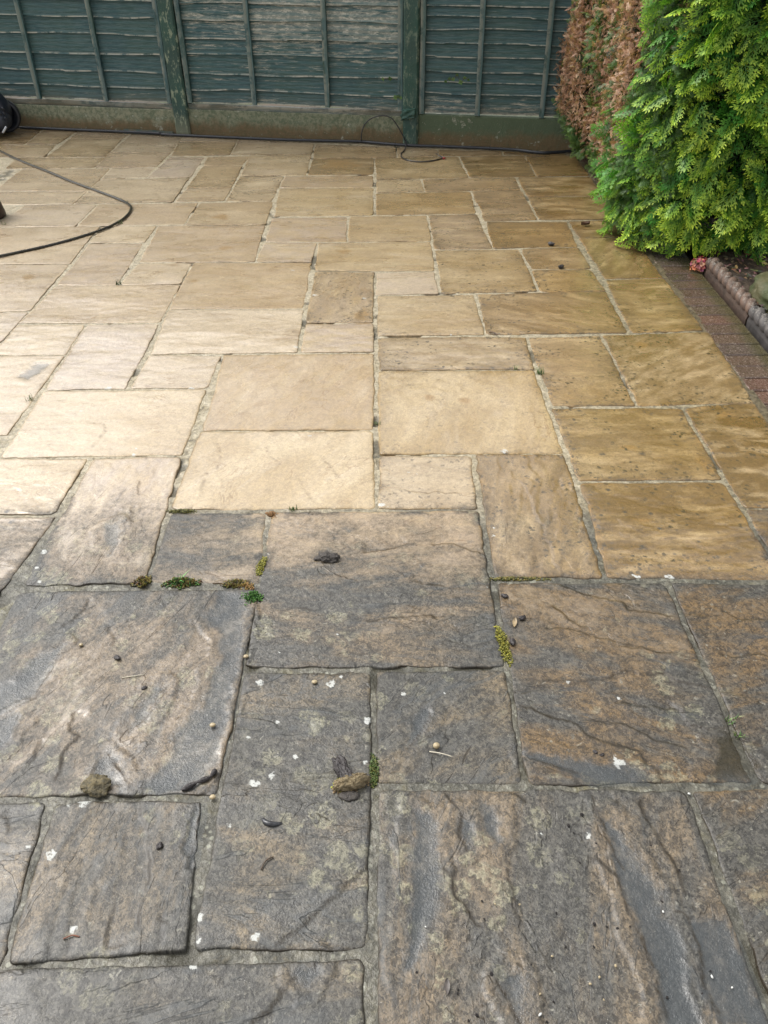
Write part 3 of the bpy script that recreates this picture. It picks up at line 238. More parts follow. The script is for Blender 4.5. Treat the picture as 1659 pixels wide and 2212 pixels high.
    clean = N.mix(N.ramp(dirt, .35, .75, 0, .75), clean, mulc(N.mix(nC, (.175, .14, .10), (.205, .16, .115)), cg))
    col = N.mix(df, clean, dc)
    rw = N.vmul(g, (1, 3.2, 1)); rn = N.noise(rw, 2.3, 4, .55, .9); tn = N.m2('MULTIPLY', rn, 6.); fr = N.m2('FRACT', tn)
    line = N.m2('MULTIPLY', N.ramp(fr, .0, .10, 1, 0), N.ramp(N.noise(g, 5.5, 3), .56, .66)); line = N.m2('MULTIPLY', line, N.ramp(dirt, .1, .6, .25, 1))
    col = N.mix(N.m2('MULTIPLY', line, .8), col, N.mix(df, (.17, .10, .045), (.040, .030, .017)))
    shelf = N.m2('MULTIPLY', N.m2('MULTIPLY', N.ramp(fr, .12, .45, 1, 0), N.ramp(N.noise(g, 4.5, 3), .46, .6)), df); col = N.mix(N.m2('MULTIPLY', shelf, .35), col, (.058, .066, .070))
    pud = N.m2('MULTIPLY', N.att('pud'), N.ramp(N.noise(g, 26, 4, .6), .2, .45, .75, 1)); mk_ = N.m2('MULTIPLY', N.ramp(sxp.outputs[0], .52, .66), N.ramp(sxp.outputs[1], 1.02, 1.12)); pc = mulc(N.mix(df, (.30, .27, .22), N.mix(mk_, (.050, .054, .055), (.036, .029, .015))), N.ramp(vg, .1, .9, .85, 1.15)); col = N.mix(N.m2('MULTIPLY', pud, .85), col, pc)
    col = N.mix(N.m2('MULTIPLY', crease, 1.1, clamp=True), col, N.mix(df, (.12, .075, .03), (.022, .016, .008)))
    col = N.mix(N.m2('MULTIPLY', spot, N.ramp(N.noise(g, 90, 3), .3, .5, .55, .9)), col, (.045, .04, .032))
    wm = N.ramp(N.m2('MULTIPLY', white, N.ramp(N.noise(g, 110, 5, .8), .32, .62, .15, 1.3)), .25, .75)
    col = N.mix(N.m2('MULTIPLY', wm, .85), col, (.47, .48, .45))
    spk = N.m2('MULTIPLY', N.ramp(N.vor(g, 130), .0, .14, 1, 0), N.ramp(N.noise(g, 23, 2), .58, .64))
    col = N.mix(N.m2('MULTIPLY', spk, .7), col, (.6, .58, .5))
    film = N.ramp(N.noise(gl, 2.6, 3), .42, .62)
    rough = N.m2('ADD', N.ramp(film, 0, 1, .40, .24), N.m2('MULTIPLY', df, .14)); rough = N.mix(N.m2('MULTIPLY', pud, .9), rough, (.10, .10, .10)); rough = N.mix(N.m2('MULTIPLY', wm, .7), rough, (.7, .7, .7))
    b1 = N.bump(fine2, .6, .003); b2 = N.bump(N.noise(g, 190, 3, .7), N.ramp(df, 0, 1, .35, .8), .002, b1)
    b3 = N.bump(N.noise(gl, 9, 4, .6), .35, .004, b2); b3 = N.bump(N.ramp(fr, 0, .07), N.m2('MULTIPLY', N.ramp(dirt, .05, .7, .15, .5), N.ramp(pud, 0, .5, 1, .1)), .004, b3)
    return N.fin(col, rough, b3, .5, Coat_Weight=N.m2('MULTIPLY', N.ramp(df, 0., .8, 1., .10), N.ramp(N.m2('POWER', edg, 6.), 0, .6, 1, 0)), Coat_Roughness=.22, Coat_IOR=1.6)
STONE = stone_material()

def mortar_material():
    N = NT('mortar'); P = N.pos()
    sx = N.n('SeparateXYZ'); N.l(P, sx.inputs[0])
    n1 = N.noise(P, 6, 4, .6); n2 = N.noise(P, 55, 4, .7); n3 = N.noise(P, 18, 4, .7)
    df = N.ramp(N.m2('ADD', sx.outputs[1], N.m2('MULTIPLY', n1, .7)), 2.15, 2.65, 1, 0)
    edge = N.ramp(sx.outputs[0], .6, 1.3)
    clean = N.mix(N.ramp(n3, .35, .65), (.36, .315, .225), (.26, .22, .14)); clean = N.mix(N.m2('MULTIPLY', edge, .8), clean, N.mix(N.ramp(n2, .42, .56), (.06, .052, .028), (.24, .205, .125)))
    dirt = N.mix(N.ramp(n3, .38, .62), (.115, .107, .080), (.052, .050, .038)); dirt = N.mix(N.m2('MULTIPLY', N.ramp(n2, .55, .7), .7), dirt, (.27, .27, .22))
    dirt = N.mix(N.m2('MULTIPLY', N.ramp(n1, .55, .7), .6), dirt, (.10, .085, .028))
    c = N.mix(df, clean, dirt); vc = N.n('SeparateColor'); N.l(N.vor(P, 120, out='Color'), vc.inputs[0]); x_ = N.n('VectorMath', operation='SCALE'); N.l(c, x_.inputs[0]); N.l(N.ramp(vc.outputs[0], .1, .9, .75, 1.2), x_.inputs['Scale']); c = x_.outputs[0]
    c = N.mix(N.ramp(N.m2('ADD', n2, n3), 1.12, 1.26, 0, .75), c, (.085, .072, .045))
    li_ = N.m2('MULTIPLY', N.ramp(N.vor(P, 48), .15, .3, 1, 0), N.ramp(N.noise(P, 7, 3), .45, .6)); c = N.mix(N.m2('MULTIPLY', N.m2('MULTIPLY', li_, df), .7), c, (.28, .28, .22)); c = N.mix(N.ramp(sx.outputs[0], 1.345, 1.395, 0, .85), c, N.mix(N.ramp(n2, .4, .6), (.05, .04, .022), (.12, .095, .055))); low = N.att('gap'); c = N.mix(low, c, (.035, .032, .018))
    return N.fin(c, N.ramp(n3, .3, .7, .3, .6), N.bump(n2, 1, .006), .5)
MORTAR = mortar_material()

# ------------------------------------------------------------------ patio
patio = empty('patio'); tag(patio, kind='structure')
ZW = -.0004
PB = [(min(p[0] for p in q)-.04, max(p[0] for p in q)+.04, min(p[1] for p in q)-.04, max(p[1] for p in q)+.04) for q in PUDDLES]
def make_slab(idx, C, dirt, pink, rust, ang):
    C = np.array(C, float); cen = C.mean(0)
    Wd = (np.hypot(*(C[1]-C[0]))+np.hypot(*(C[2]-C[3])))/2; Hd = (np.hypot(*(C[3]-C[0]))+np.hypot(*(C[2]-C[1])))/2
    step = .0048 if cen[1] < 2.3 else (.009 if cen[1] < 3.7 else .016)
    if Wd > .8 and cen[1] > 2: step *= 1.5
    near_ = cen[1] < 2.3; gapx = .0065 if near_ else .0052; gapy = .0044 if cen[1] > 1.8 else .0062
    def axis(L):
        e = [0, .0018, .005, .010]; n = max(3, int((L-.02)/step)); mid = list(np.linspace(.010, L-.010, n+1))[1:-1]
        return np.array(e+mid+[L-x for x in reversed(e)])
    ax = axis(Wd-2*gapx); ay = axis(Hd-2*gapy)
    X, Y = np.meshgrid(ax, ay); LW, LH = ax[-1], ay[-1]
    # rounded corners
    r0 = .007+.006*hsh(idx, 3, 5)
    Xo, Yo = X.copy(), Y.copy()
    for sxn in (0, 1):
        for syn in (0, 1):
            dx = Xo if sxn == 0 else LW-Xo; dy = Yo if syn == 0 else LH-Yo
            rr = r0*(0.6+1.6*hsh(idx*4+sxn*2+syn, 9, 2)); q = (dx < rr) & (dy < rr)
            d = np.hypot(rr-dx, rr-dy); f = np.where(q & (d > 0), rr/np.maximum(np.maximum(rr-dx, rr-dy), 1e-9), 1)
            # square to circle
            sq = np.maximum(rr-dx, rr-dy); k = np.where(q & (d > 1e-9), sq/np.maximum(d, 1e-9), 1)
            ndx = np.where(q, rr-(rr-dx)*k, dx); ndy = np.where(q, rr-(rr-dy)*k, dy)
            X = np.where(q, ndx if sxn == 0 else LW-ndx, X); Y = np.where(q, ndy if syn == 0 else LH-ndy, Y)
    de = np.minimum(np.minimum(Xo, LW-Xo), np.minimum(Yo, LH-Yo))
    ex = np.minimum(Xo, LW-Xo); ey = np.minimum(Yo, LH-Yo)
    u = (X+gapx)/Wd; v = (Y+gapy)/Hd
    P = ((1-u)*(1-v))[..., None]*C[0]+(u*(1-v))[..., None]*C[1]+(u*v)[..., None]*C[2]+((1-u)*v)[..., None]*C[3]
    px, py = P[..., 0], P[..., 1]
    ux = (C[1]-C[0]+C[2]-C[3]); ux /= np.hypot(*ux); uy = (C[3]-C[0]+C[2]-C[1]); uy /= np.hypot(*uy)
    nx = (fbm(px*22, py*22, idx)-.5)*.013+(vn(px*5, py*5, idx+3)-.5)*.008
    ny = (fbm(px*22, py*22, idx+50)-.5)*.013+(vn(px*5, py*5, idx+31)-.5)*.008
    wx = np.exp(-ex/.02)*np.sign(LW/2-Xo); wy = np.exp(-ey/.02)*np.sign(LH/2-Yo)
    px = px+wx*nx*ux[0]+wy*ny*uy[0]; py = py+wx*nx*ux[1]+wy*ny*uy[1]
    near = cen[1] < 2.4
    ca, sa = math.cos(ang), math.sin(ang); gx = ca*px+sa*py; gy = -sa*px+ca*py
    sx_, sy_ = hsh(idx, 1, 9)*40, hsh(idx, 2, 9)*40
    amp = .0034 if near else .003
    h = (fbm(gx*3+sx_, gy*7+sy_, 11)-.5)*amp*1.6+(fbm(gx*18+sx_, gy*40+sy_, 12)-.5)*.0016
    h += (hsh(idx, 7, 7)-.5)*.002+((u-.5)*(hsh(idx, 8, 7)-.5)+(v-.5)*(hsh(idx, 9, 7)-.5))*.003
    # random terraces
    tz = fbm(gx*2.3+sx_, gy*5.5+sy_, 15, 5); lv = np.floor(tz*9)/9; tf = (tz*9) % 1
    terr = (lv+sst(.0, .12, tf)/9)
    h += (terr-.5)*(.009 if near else .006)
    crease = np.zeros_like(h); edgeb = sst(.12, .0, tf)*sst(.0, .02, tf)*.5
    crease += edgeb*.35*sst(.5, .65, vn(gx*6, gy*6, idx+5))
    wxp = px+(fbm(px*35, py*35, 71)-.5)*.022; wyp = py+(fbm(px*35, py*35, 72)-.5)*.022
    bx0, bx1, by0, by1 = px.min(), px.max(), py.min(), py.max()
    for pts, A in LEDGES:
        xs = [p[0] for p in pts]; ys = [p[1] for p in pts]; mx, my = sum(xs)/len(xs), sum(ys)/len(ys)
        if not (bx0 < mx < bx1 and by0 < my < by1): continue
        d, s, t = polydist(wxp, wyp, pts)
        tap = sst(0, .12, t)*sst(1, .88, t); low = s*np.sign(A)
        tap = tap*sst(.09, .03, d)
        sd_ = d*low
        h += -abs(A)*.0011*tap*sst(-.001, .0015, sd_)*np.exp(-np.maximum(sd_, 0)/.05)
        h += abs(A)*.0003*tap*sst(.002, -.002, sd_)*np.exp(-np.maximum(-sd_, 0)/.02)
        crease += np.exp(-(d/(.0016+.00045*abs(A)))**2)*sst(0, .06, t)*sst(1, .94, t)*min(1, .35+abs(A)/5)*(.6+.8*vn(px*40, py*40, 5))
    pud = np.zeros_like(h)
    for q, (x0, x1, y0, y1) in zip(PUDDLES, PB):
        if x1 < bx0 or x0 > bx1 or y1 < by0 or y0 > by1: continue
        wx2 = px+(fbm(px*28, py*28, 81)-.5)*.03; wy2 = py+(fbm(px*28, py*28, 82)-.5)*.03
        d, s, t = polydist(wx2, wy2, q, True); ins = inside(wx2, wy2, q); sdn = np.where(ins, d, -d)
        tgt = ZW-np.clip(sdn*.10, -.0022, .0020)
        h = np.where(sdn > 0, tgt+(fbm(px*50, py*50, 9)-.5)*.0004, np.where(sdn > -.035, np.maximum(h, tgt), h))
        pud = np.maximum(pud, sst(-.016, .012, sdn+(fbm(px*60, py*60, 83)-.5)*.03))
    h = np.maximum(h, -.0020)
    h -= .0022*np.exp(-(de/.0018))+.0005*np.exp(-de/.010)
    crease += np.exp(-(de/.0028))*sst(.35, .62, fbm(px*14, py*14, 44))*(1.0 if near else .55)
    def blobs(L, amp_=2.3, fq=85):
        a = np.zeros_like(h)
        for b in L:
            bx, by, r = b[0], b[1], b[2]; ry = b[3] if len(b) > 3 else r
            if not (bx0-r < bx < bx1+r and by0-ry < by < by1+ry): continue
            d = np.sqrt(((px-bx)/(r*.98))**2+((py-by)/(ry*.98))**2)+(fbm(px*fq+bx*9, py*fq, 33, 4)-.5)*amp_
            a = np.maximum(a, sst(1.05, .45, d))
        return a
    white = blobs(WHITE); spot = blobs([(x, y, max(r*.8, .007)) for x, y, r in SPOTS], 1.0, 45); stain = blobs(STAINS, 1.3, 30)
    stain = np.maximum(stain, (1-sst(.0, .03, de))*rust*.8*sst(.4, .6, vn(px*9, py*9, 4)))
    D = (1-u)*(1-v)*dirt[0]+u*(1-v)*dirt[1]+u*v*dirt[2]+(1-u)*v*dirt[3]
    D = D+.25*(1-sst(0, .03, de))*sst(.5, .6, vn(px*11, py*11, 6))
    nr, nc = h.shape; V = np.stack([px, py, h], -1).reshape(-1, 3)
    I = np.arange(nr*nc).reshape(nr, nc)
    F = np.stack([I[:-1, :-1], I[1:, :-1], I[1:, 1:], I[:-1, 1:]], -1).reshape(-1, 4)
    rim = np.concatenate([I[0, :], I[1:, -1], I[-1, -2::-1], I[-2:0:-1, 0]])
    n0 = len(V); VS = V[rim].copy(); VS[:, 2] -= .028
    V = np.concatenate([V, VS]); k = len(rim); j = np.arange(k); jn = (j+1) % k
    F = np.concatenate([F, np.stack([rim[j], rim[jn], n0+jn, n0+j], -1)])
    ext = lambda a: np.concatenate([a.ravel(), a.ravel()[rim]])
    gc = np.stack([ext(gx)+sx_, ext(gy)+sy_, V[:, 2]*0+idx*.37], -1)
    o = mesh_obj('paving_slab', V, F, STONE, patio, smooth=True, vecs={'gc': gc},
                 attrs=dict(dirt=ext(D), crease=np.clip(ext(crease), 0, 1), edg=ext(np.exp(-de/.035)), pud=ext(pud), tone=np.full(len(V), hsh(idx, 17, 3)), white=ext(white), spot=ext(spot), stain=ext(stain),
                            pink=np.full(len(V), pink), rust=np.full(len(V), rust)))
    return o
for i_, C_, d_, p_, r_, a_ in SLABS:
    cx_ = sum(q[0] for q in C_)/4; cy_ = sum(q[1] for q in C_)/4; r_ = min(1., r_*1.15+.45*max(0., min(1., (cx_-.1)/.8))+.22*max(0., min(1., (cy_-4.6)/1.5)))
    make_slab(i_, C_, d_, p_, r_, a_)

def mortar_bed():
    xs = np.arange(-4.3, 1.43, .012); ys = np.arange(.35, 7.45, .012)
    X, Y = np.meshgrid(xs, ys); top = FA[1]+.03+(X-FA[0])*FT[1]/FT[0]
    Y = np.minimum(Y, top)
    n = fbm(X*9, Y*9, 3); z = -.0031+(fbm(X*30, Y*30, 4)-.5)*.0016
    gap = sst(.66, .70, n); z = z-gap*.006
    for gx_, gy_, r in [(PT['grass_d'][0], PT['grass_d'][1]+.03, .045)]:
        g2 = sst(r, r*.6, np.hypot((X-gx_)*1.5, Y-gy_)); z -= g2*.012; gap = np.maximum(gap, g2)
    V = np.stack([X, Y, z], -1).reshape(-1, 3); I = np.arange(X.size).reshape(X.shape)
    F = np.stack([I[:-1, :-1], I[:-1, 1:], I[1:, 1:], I[1:, :-1]], -1).reshape(-1, 4)
    mesh_obj('mortar_joint', V, F, MORTAR, patio, True, attrs={'gap': gap.ravel()*.75})
mortar_bed()

# water lying in the hollows of the slabs
N = NT('puddle_water'); p = N.pos()
b = N.n('BsdfPrincipled'); sc_ = N.n('SeparateXYZ'); N.l(p, sc_.inputs[0]); pr_ = N.noise(p, 130, 3, .7); wc_ = N.mix(N.ramp(pr_, .64, .7, 0, .6), (.10, .115, .122), (.25, .25, .22)); mk = N.m2('MULTIPLY', N.ramp(sc_.outputs[0], .55, .65), N.ramp(sc_.outputs[1], 1.05, 1.10)); N.l(N.mix(mk, wc_, (.028, .025, .012)), b.inputs['Base Color']); b.inputs['Roughness'].default_value = .03
b.inputs['IOR'].default_value = 1.33; N.put(b.inputs['Alpha'], N.m2('ADD', N.m2('MULTIPLY', mk, .03), .16)); N.l(N.bump(N.noise(p, 14, 2), .03, .002), b.inputs['Normal'])
N.l(b.outputs[0], N.o.inputs[0]); WATER = N.m
for q in PUDDLES:
    q = list(q); cx = sum(p[0] for p in q)/len(q); cy = sum(p[1] for p in q)/len(q); V = []
    A = sum(q[i][0]*q[(i+1) % len(q)][1]-q[(i+1) % len(q)][0]*q[i][1] for i in range(len(q)))
    sg = 1 if A > 0 else -1
    for i in range(len(q)):
        a, c = q[i-1], q[(i+1) % len(q)]; tx, ty = c[0]-a[0], c[1]-a[1]; l = math.hypot(tx, ty)+1e-9
        V.append((q[i][0]+sg*ty/l*.016, q[i][1]-sg*tx/l*.016, ZW))
    o = mesh_obj('puddle', V, [list(range(len(V)))], WATER); tag(o, kind='structure')

# ------------------------------------------------------------------ ground, bricks, soil
N = NT('earth'); p = N.pos()
c = N.mix(N.ramp(N.noise(p, 1.5, 4), .4, .6), (.06, .075, .03), (.085, .065, .045))
EARTH = N.fin(c, .95, N.bump(N.noise(p, 12, 4), .8, .02))
tag(mesh_obj('ground', [(-400, -400, -.06), (400, -400, -.06), (400, 400, -.06), (-400, 400, -.06)], [[0, 1, 2, 3]], EARTH), kind='structure')

N = NT('paving_brick'); p = N.pos(); c0 = N.att('tint', 'Color')
n1 = N.noise(p, 24, 4, .6); n2 = N.noise(p, 130, 3, .8)
sx = N.n('SeparateXYZ'); N.l(p, sx.inputs[0])
c = N.mix(N.ramp(n1, .35, .75, 0, .5), c0, (.055, .035, .022)); c = N.mix(N.ramp(n2, .60, .67), c, (.46, .39, .32))
c = N.mix(N.ramp(N.m2('ADD', sx.outputs[0], N.m2('MULTIPLY', n1, .06)), 1.54, 1.60, 0, .8), c, (.06, .055, .02))
BRICK = N.fin(c, N.ramp(n2, .35, .65, .12, .4), N.bump(n2, .8, .003, N.bump(n1, .4, .006)), .6, Coat_Weight=.5, Coat_Roughness=.1)
def rounded_brick(x0, x1, y0, y1, z1, V, F, T, tint):
    r = .004; n = len(V)
    for z, ins in ((-.05, 0), (z1-r, 0), (z1, r)):
        for x, y in ((x0+ins, y0+ins), (x1-ins, y0+ins), (x1-ins, y1-ins), (x0+ins, y1-ins)): V.append((x, y, z+(RNG.random()-.5)*.001)); T.append(tint)
    for k in range(4):
        k2 = (k+1) % 4
        F.append([n+k, n+k2, n+4+k2, n+4+k]); F.append([n+4+k, n+4+k2, n+8+k2, n+8+k])
    F.append([n+8, n+9, n+10, n+11])
V, F, T = [], [], []
y = .3
while y < 6.4:
    w_ = .098+RNG.random()*.003
    t0 = np.array([(.098, .064, .045), (.105, .07, .05), (.085, .06, .048), (.09, .065, .052), (.112, .062, .045)][RNG.integers(5)])
    yy = y; rounded_brick(1.408, 1.598, yy, yy+w_-.007, -.003+(RNG.random()-.5)*.003, V, F, T, t0*(.8+.4*RNG.random()))
    y += w_
br = mesh_obj('brick_path', V, F, BRICK, colors={'tint': T}); tag(br, kind='structure')

# soil of the bed behind the rope edging, with litter
N = NT('bed_soil'); p = N.pos(); c = N.mix(N.ramp(N.noise(p, 40, 4), .35, .65), (.030, .020, .013), (.065, .045, .03))
SOIL = N.fin(c, .85, N.bump(N.noise(p, 45, 4), .9, .01))
xs = np.arange(1.655, 5.0, .03); ys = np.arange(-.2, 7.2, .03); X, Y = np.meshgrid(xs, ys)
Z = .035+(fbm(X*5, Y*5, 2)-.5)*.06+(fbm(X*30, Y*30, 8)-.5)*.02
I = np.arange(X.size).reshape(X.shape); F = np.stack([I[:-1, :-1], I[:-1, 1:], I[1:, 1:], I[1:, :-1]], -1).reshape(-1, 4)
tag(mesh_obj('bed_soil', np.stack([X, Y, Z], -1).reshape(-1, 3), F, SOIL, smooth=True), kind='structure')
LEAF_N = NT('litter'); cc = LEAF_N.att('tint', 'Color'); LITTER = LEAF_N.fin(cc, .6)
def leaf_scatter(pts, size, cols, zf, seed=1, parent=None, name='leaf_litter', curl=.25):
    g = np.random.default_rng(seed); V, F, T = [], [], []
    for (x, y) in pts:
        L = size*(.5+g.random()); Wd = L*(.2+.3*g.random()); a = g.random()*6.28; c_ = cols[g.integers(len(cols))]; c_ = tuple(q*(.6+.7*g.random()) for q in c_)
        n = len(V); z0 = zf(x, y)+g.random()*.012; ti = (g.random()-.5)*.9; tj = (g.random()-.5)*.9
        for (u, v) in ((-.5, 0), (-.2, .5), (.2, .42), (.5, 0), (.2, -.42), (-.2, -.5)):
            dx, dy = u*L, v*Wd; X_ = x+dx*math.cos(a)-dy*math.sin(a); Y_ = y+dx*math.sin(a)+dy*math.cos(a)
            V.append((X_, Y_, z0+dx*ti+dy*tj+abs(v)*curl*Wd)); T.append(c_)
        F += [[n, n+1, n+5], [n+1, n+2, n+4, n+5], [n+2, n+3, n+4]]
    return mesh_obj(name, V, F, LITTER, parent, colors={'tint': T})
gg = np.random.default_rng(3)
pts = [(1.67+abs(gg.normal())*.55, 2.6+gg.random()*2.0) for _ in range(1500)]
pts = [q for q in pts if not (q[0] > 1.70 and q[1] < 3.74)]
lt = leaf_scatter(pts, .03, [(.16, .10, .06), (.09, .06, .04), (.22, .16, .10), (.11, .06, .035), (.06, .04, .03)], lambda x, y: .045+.01*math.sin(x*20+y*13))
tag(lt, 'brown dead leaf and needle litter on the soil under the hedge', 'leaf litter', kind='stuff')

# ------------------------------------------------------------------ rope-top edging tiles
N = NT('rope_tile'); p = N.pos(); tc = N.att('tint', 'Color')
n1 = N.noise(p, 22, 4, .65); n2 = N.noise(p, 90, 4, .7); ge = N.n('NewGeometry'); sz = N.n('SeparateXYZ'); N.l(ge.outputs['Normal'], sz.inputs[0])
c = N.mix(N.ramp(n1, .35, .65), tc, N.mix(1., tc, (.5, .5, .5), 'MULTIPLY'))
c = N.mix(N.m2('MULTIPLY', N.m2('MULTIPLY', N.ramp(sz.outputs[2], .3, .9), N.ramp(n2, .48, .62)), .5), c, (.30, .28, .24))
TILE = N.fin(c, .68, N.bump(n2, .5, .003))
def rope_tile(y0, y1, tint, label):
    xc, zc, R = 1.636, .052, .031; e = empty('edging_tile', (xc, (y0+y1)/2, 0)); tag(e, label, 'edging tile', 'rope-top clay edging tiles beside the brick strip')
    L = y1-y0-.006; n = int(L/.004); m_ = 40; V, T = [], []
    for i in range(n+1):
        y = -L/2+L*i/n
        for j in range(m_):
            a = 2*math.pi*j/m_; ph = (y/.062*2*math.pi)*1.0+a*2.0
            fr_ = (ph/(2*math.pi)) % 1; lobe = math.sin(math.pi*fr_**1.35)**.6; r = R*(.68+.38*lobe)
            if i in (0, n): r *= .9
            V.append((math.cos(a)*r, y, zc+math.sin(a)*r)); T.append(tuple(q_*(.35+.75*lobe) for q_ in tint))
    F = []
    for i in range(n):
        for j in range(m_): F.append([i*m_+j, i*m_+(j+1) % m_, (i+1)*m_+(j+1) % m_, (i+1)*m_+j])
    F.append(list(range(m_))); F.append([n*m_+j for j in reversed(range(m_))])
    mesh_obj('rope_top', V, F, TILE, e, True, colors={'tint': T})
    V, F = [], []; n = 30; prof = [(-.026, -.05), (-.026, .012), (-.020, .035), (.02, .035), (.026, .01), (.026, -.05)]
    for i in range(n+1):
        y = -L/2+L*i/n
        for (x, z) in prof: V.append((x+(vn(y*30+9, z*30, 4)-.5)*.004, y, z))
    k = len(prof)
    for i in range(n):
        for j in range(k-1): F.append([i*k+j, (i+1)*k+j, (i+1)*k+j+1, i*k+j+1])
    F.append(list(range(k))[::-1]); F.append([n*k+j for j in range(k)])
    mesh_obj('tile_body', V, F, TILE, e, False, colors={'tint': [tuple(q*.55 for q in tint)]*len(V)})
rope_tile(3.405, 3.99, (.13, .08, .055), 'brown rope-top clay edging tile coming out from under the hedge')
rope_tile(2.80, 3.40, (.085, .075, .07), 'greyer rope-top clay edging tile nearer the viewer, cut by the right border of the photo')

# rock in the bed
def lump(name, c, rad, mat, seed=0, sub=4, k=.35, fr=1.6, parent=None, flat=0, smooth=True, rotz=0, sq=1.0):
    import bmesh
    bm = bmesh.new(); bmesh.ops.create_icosphere(bm, subdivisions=sub, radius=1)
    ca, sa = math.cos(rotz), math.sin(rotz); V = []
    co = np.array([v.co[:] for v in bm.verts]); F = [[v.index for v in f.verts] for f in bm.faces]; bm.free()
    if sq != 1: co = np.sign(co)*np.abs(co)**sq
    n = fbm(co[:, 0]*fr+co[:, 2]*1.3+seed*3.1, co[:, 1]*fr-co[:, 2]*.9+seed, seed, 5)-.5
    n2 = fbm(co[:, 0]*fr*4+seed, co[:, 1]*fr*4+co[:, 2]*4, seed+4, 4)-.5
    co = co*(1+k*2*n+k*.7*n2)[:, None]; co *= np.array(rad)
    x = co[:, 0]*ca-co[:, 1]*sa; y = co[:, 0]*sa+co[:, 1]*ca
    V = np.stack([x, y, np.maximum(co[:, 2], -flat if flat else -9)], -1)
    o = mesh_obj(name, V, F, mat, parent, smooth); o.location = c
    return o
N = NT('mossy_rock'); p = N.n('TexCoord').outputs['Object']
c = N.mix(N.ramp(N.noise(p, 9, 4), .4, .62), (.075, .07, .03), (.045, .055, .018)); c = N.mix(N.ramp(N.vor(p, 16), .08, .2, .5, 0), c, (.22, .20, .13))
ROCK = N.fin(c, .6, N.bump(N.noise(p, 30, 5), .9, .01))
o = lump('garden_rock', (1.985, 3.45, .06), (.30, .33, .085), ROCK, 3, 5, .10, 1.4, sq=.72, rotz=.15)
tag(o, 'flat mossy green-brown stone on the soil at the right border, behind the rope edging', 'rock')

# ------------------------------------------------------------------ fence
FNX, FNY = -FT[1], FT[0]
def fw(s, off, z): return (FA[0]+FT[0]*s+FNX*off, FA[1]+FT[1]*s+FNY*off, z)   # off > 0 is away from the patio
def paint_material(name, base, base2, bare, bare2):
    N = NT(name); uv = N.att('fc', 'Vector'); peel = N.att('peel'); ed = N.att('edge')
    st = N.vmul(uv, (1, 7, 1)); s2 = N.vmul(uv, (1, 16, 1))
    a = N.noise(st, 3.2, 5, .7, .6); b_ = N.noise(s2, 9, 4, .75, .3); c_ = N.noise(uv, 3, 3)
    col = N.mix(N.ramp(c_, .35, .65), base, base2); col = N.mix(N.ramp(b_, .40, .66, 0, .8), col, (.10, .15, .15))
    wave = N.n('TexWave', wave_type='BANDS', bands_direction='Y'); N.l(st, wave.inputs['Vector']); wave.inputs['Scale'].default_value = 1.4
    wave.inputs['Distortion'].default_value = 9; wave.inputs['Detail'].default_value = 3; wave.inputs['Detail Scale'].default_value = .35
    fl = N.ramp(N.noise(N.vmul(uv, (1, 3, 1)), 14, 6, .8), .45, .6)
    k = N.m2('ADD', N.m2('ADD', N.m2('MULTIPLY', a, .55), N.m2('MULTIPLY', b_, .45)), N.m2('MULTIPLY', peel, .34))
    pm = N.m2('MULTIPLY', N.ramp(k, .68, .76), N.ramp(fl, 0, 1, .35, 1))
    ep = N.m2('MULTIPLY', ed, N.ramp(N.noise(N.vmul(uv, (1, 1, 1)), 7, 5, .7), .40, .56))
    pm = N.m2('MAXIMUM', pm, N.m2('MULTIPLY', ep, .85))
    bc = N.mix(N.ramp(b_, .3, .7), bare, bare2)
    col = N.mix(pm, col, bc)
    gl = N.ramp(peel, 0, 1, .22, .5); col = N.mix(N.m2('MULTIPLY', gl, N.ramp(wave.outputs[1], .3, .8)), col, tuple(q*2.2 for q in base))
    col = N.mix(N.m2('MULTIPLY', N.att('mud'), N.ramp(c_, .3, .7, .5, 1)), col, (.14, .10, .055))
    bm_ = N.bump(wave.outputs[1], .35, .002); bm_ = N.bump(b_, .5, .003, bm_)
    return N.fin(col, .55, bm_, .4)
PAINT = paint_material('fence_paint', (.025, .066, .072), (.032, .072, .060), (.58, .58, .50), (.38, .34, .26))
fence = empty('fence', fw(1.9, 0, 0)); tag(fence, 'weathered dark green timber fence of overlapping boards between posts on concrete gravel boards', 'fence')
def fmesh(name, V, F, mat, parent, base, attrs, smooth=False, fc=None, colors=None):
    V = np.array(V, float); b = np.array(base)
    o = mesh_obj(name, V-b, F, mat, parent, smooth, attrs=attrs, vecs={'fc': fc} if fc is not None else None, colors=colors); return o
FB = fw(1.9, 0, 0)
def fence_box(V, F, s0, s1, z0, z1, o0, o1, ds=0, fc=None, wob=0, seed=0, slope=0):
    """long box with subdivided height and a little wobble; slope = lean in s with z"""
    n = max(1, int((z1-z0)/.04)) if (z1-z0) > (s1-s0) else max(1, int((s1-s0)/.04)); b0 = len(V)
    vert = (z1-z0) > (s1-s0)
    for i in range(n+1):
        t = i/n
        for (a, o) in ((0, o0), (1, o0), (1, o1), (0, o1)):
            if vert: s = (s0 if a == 0 else s1); z = z0+(z1-z0)*t
            else: s = s0+(s1-s0)*t; z = (z0 if a == 0 else z1)
            w1 = (vn(s*9+seed, z*9+a*5, seed)-.5)*wob; w2 = (vn(s*25+seed, z*25+a*3+o*50, seed+9)-.5)*wob
            V.append(fw(s+(w1 if vert else 0), o+w2*.6, z+(w1 if not vert else 0))); fc.append((s if not vert else z, z if not vert else s, seed*.7))
    for i in range(n):
        for k in range(4): F.append([b0+i*4+k, b0+i*4+(k+1) % 4, b0+(i+1)*4+(k+1) % 4, b0+(i+1)*4+k])
    F.append([b0+k for k in (3, 2, 1, 0)]); F.append([b0+n*4+k for k in range(4)])
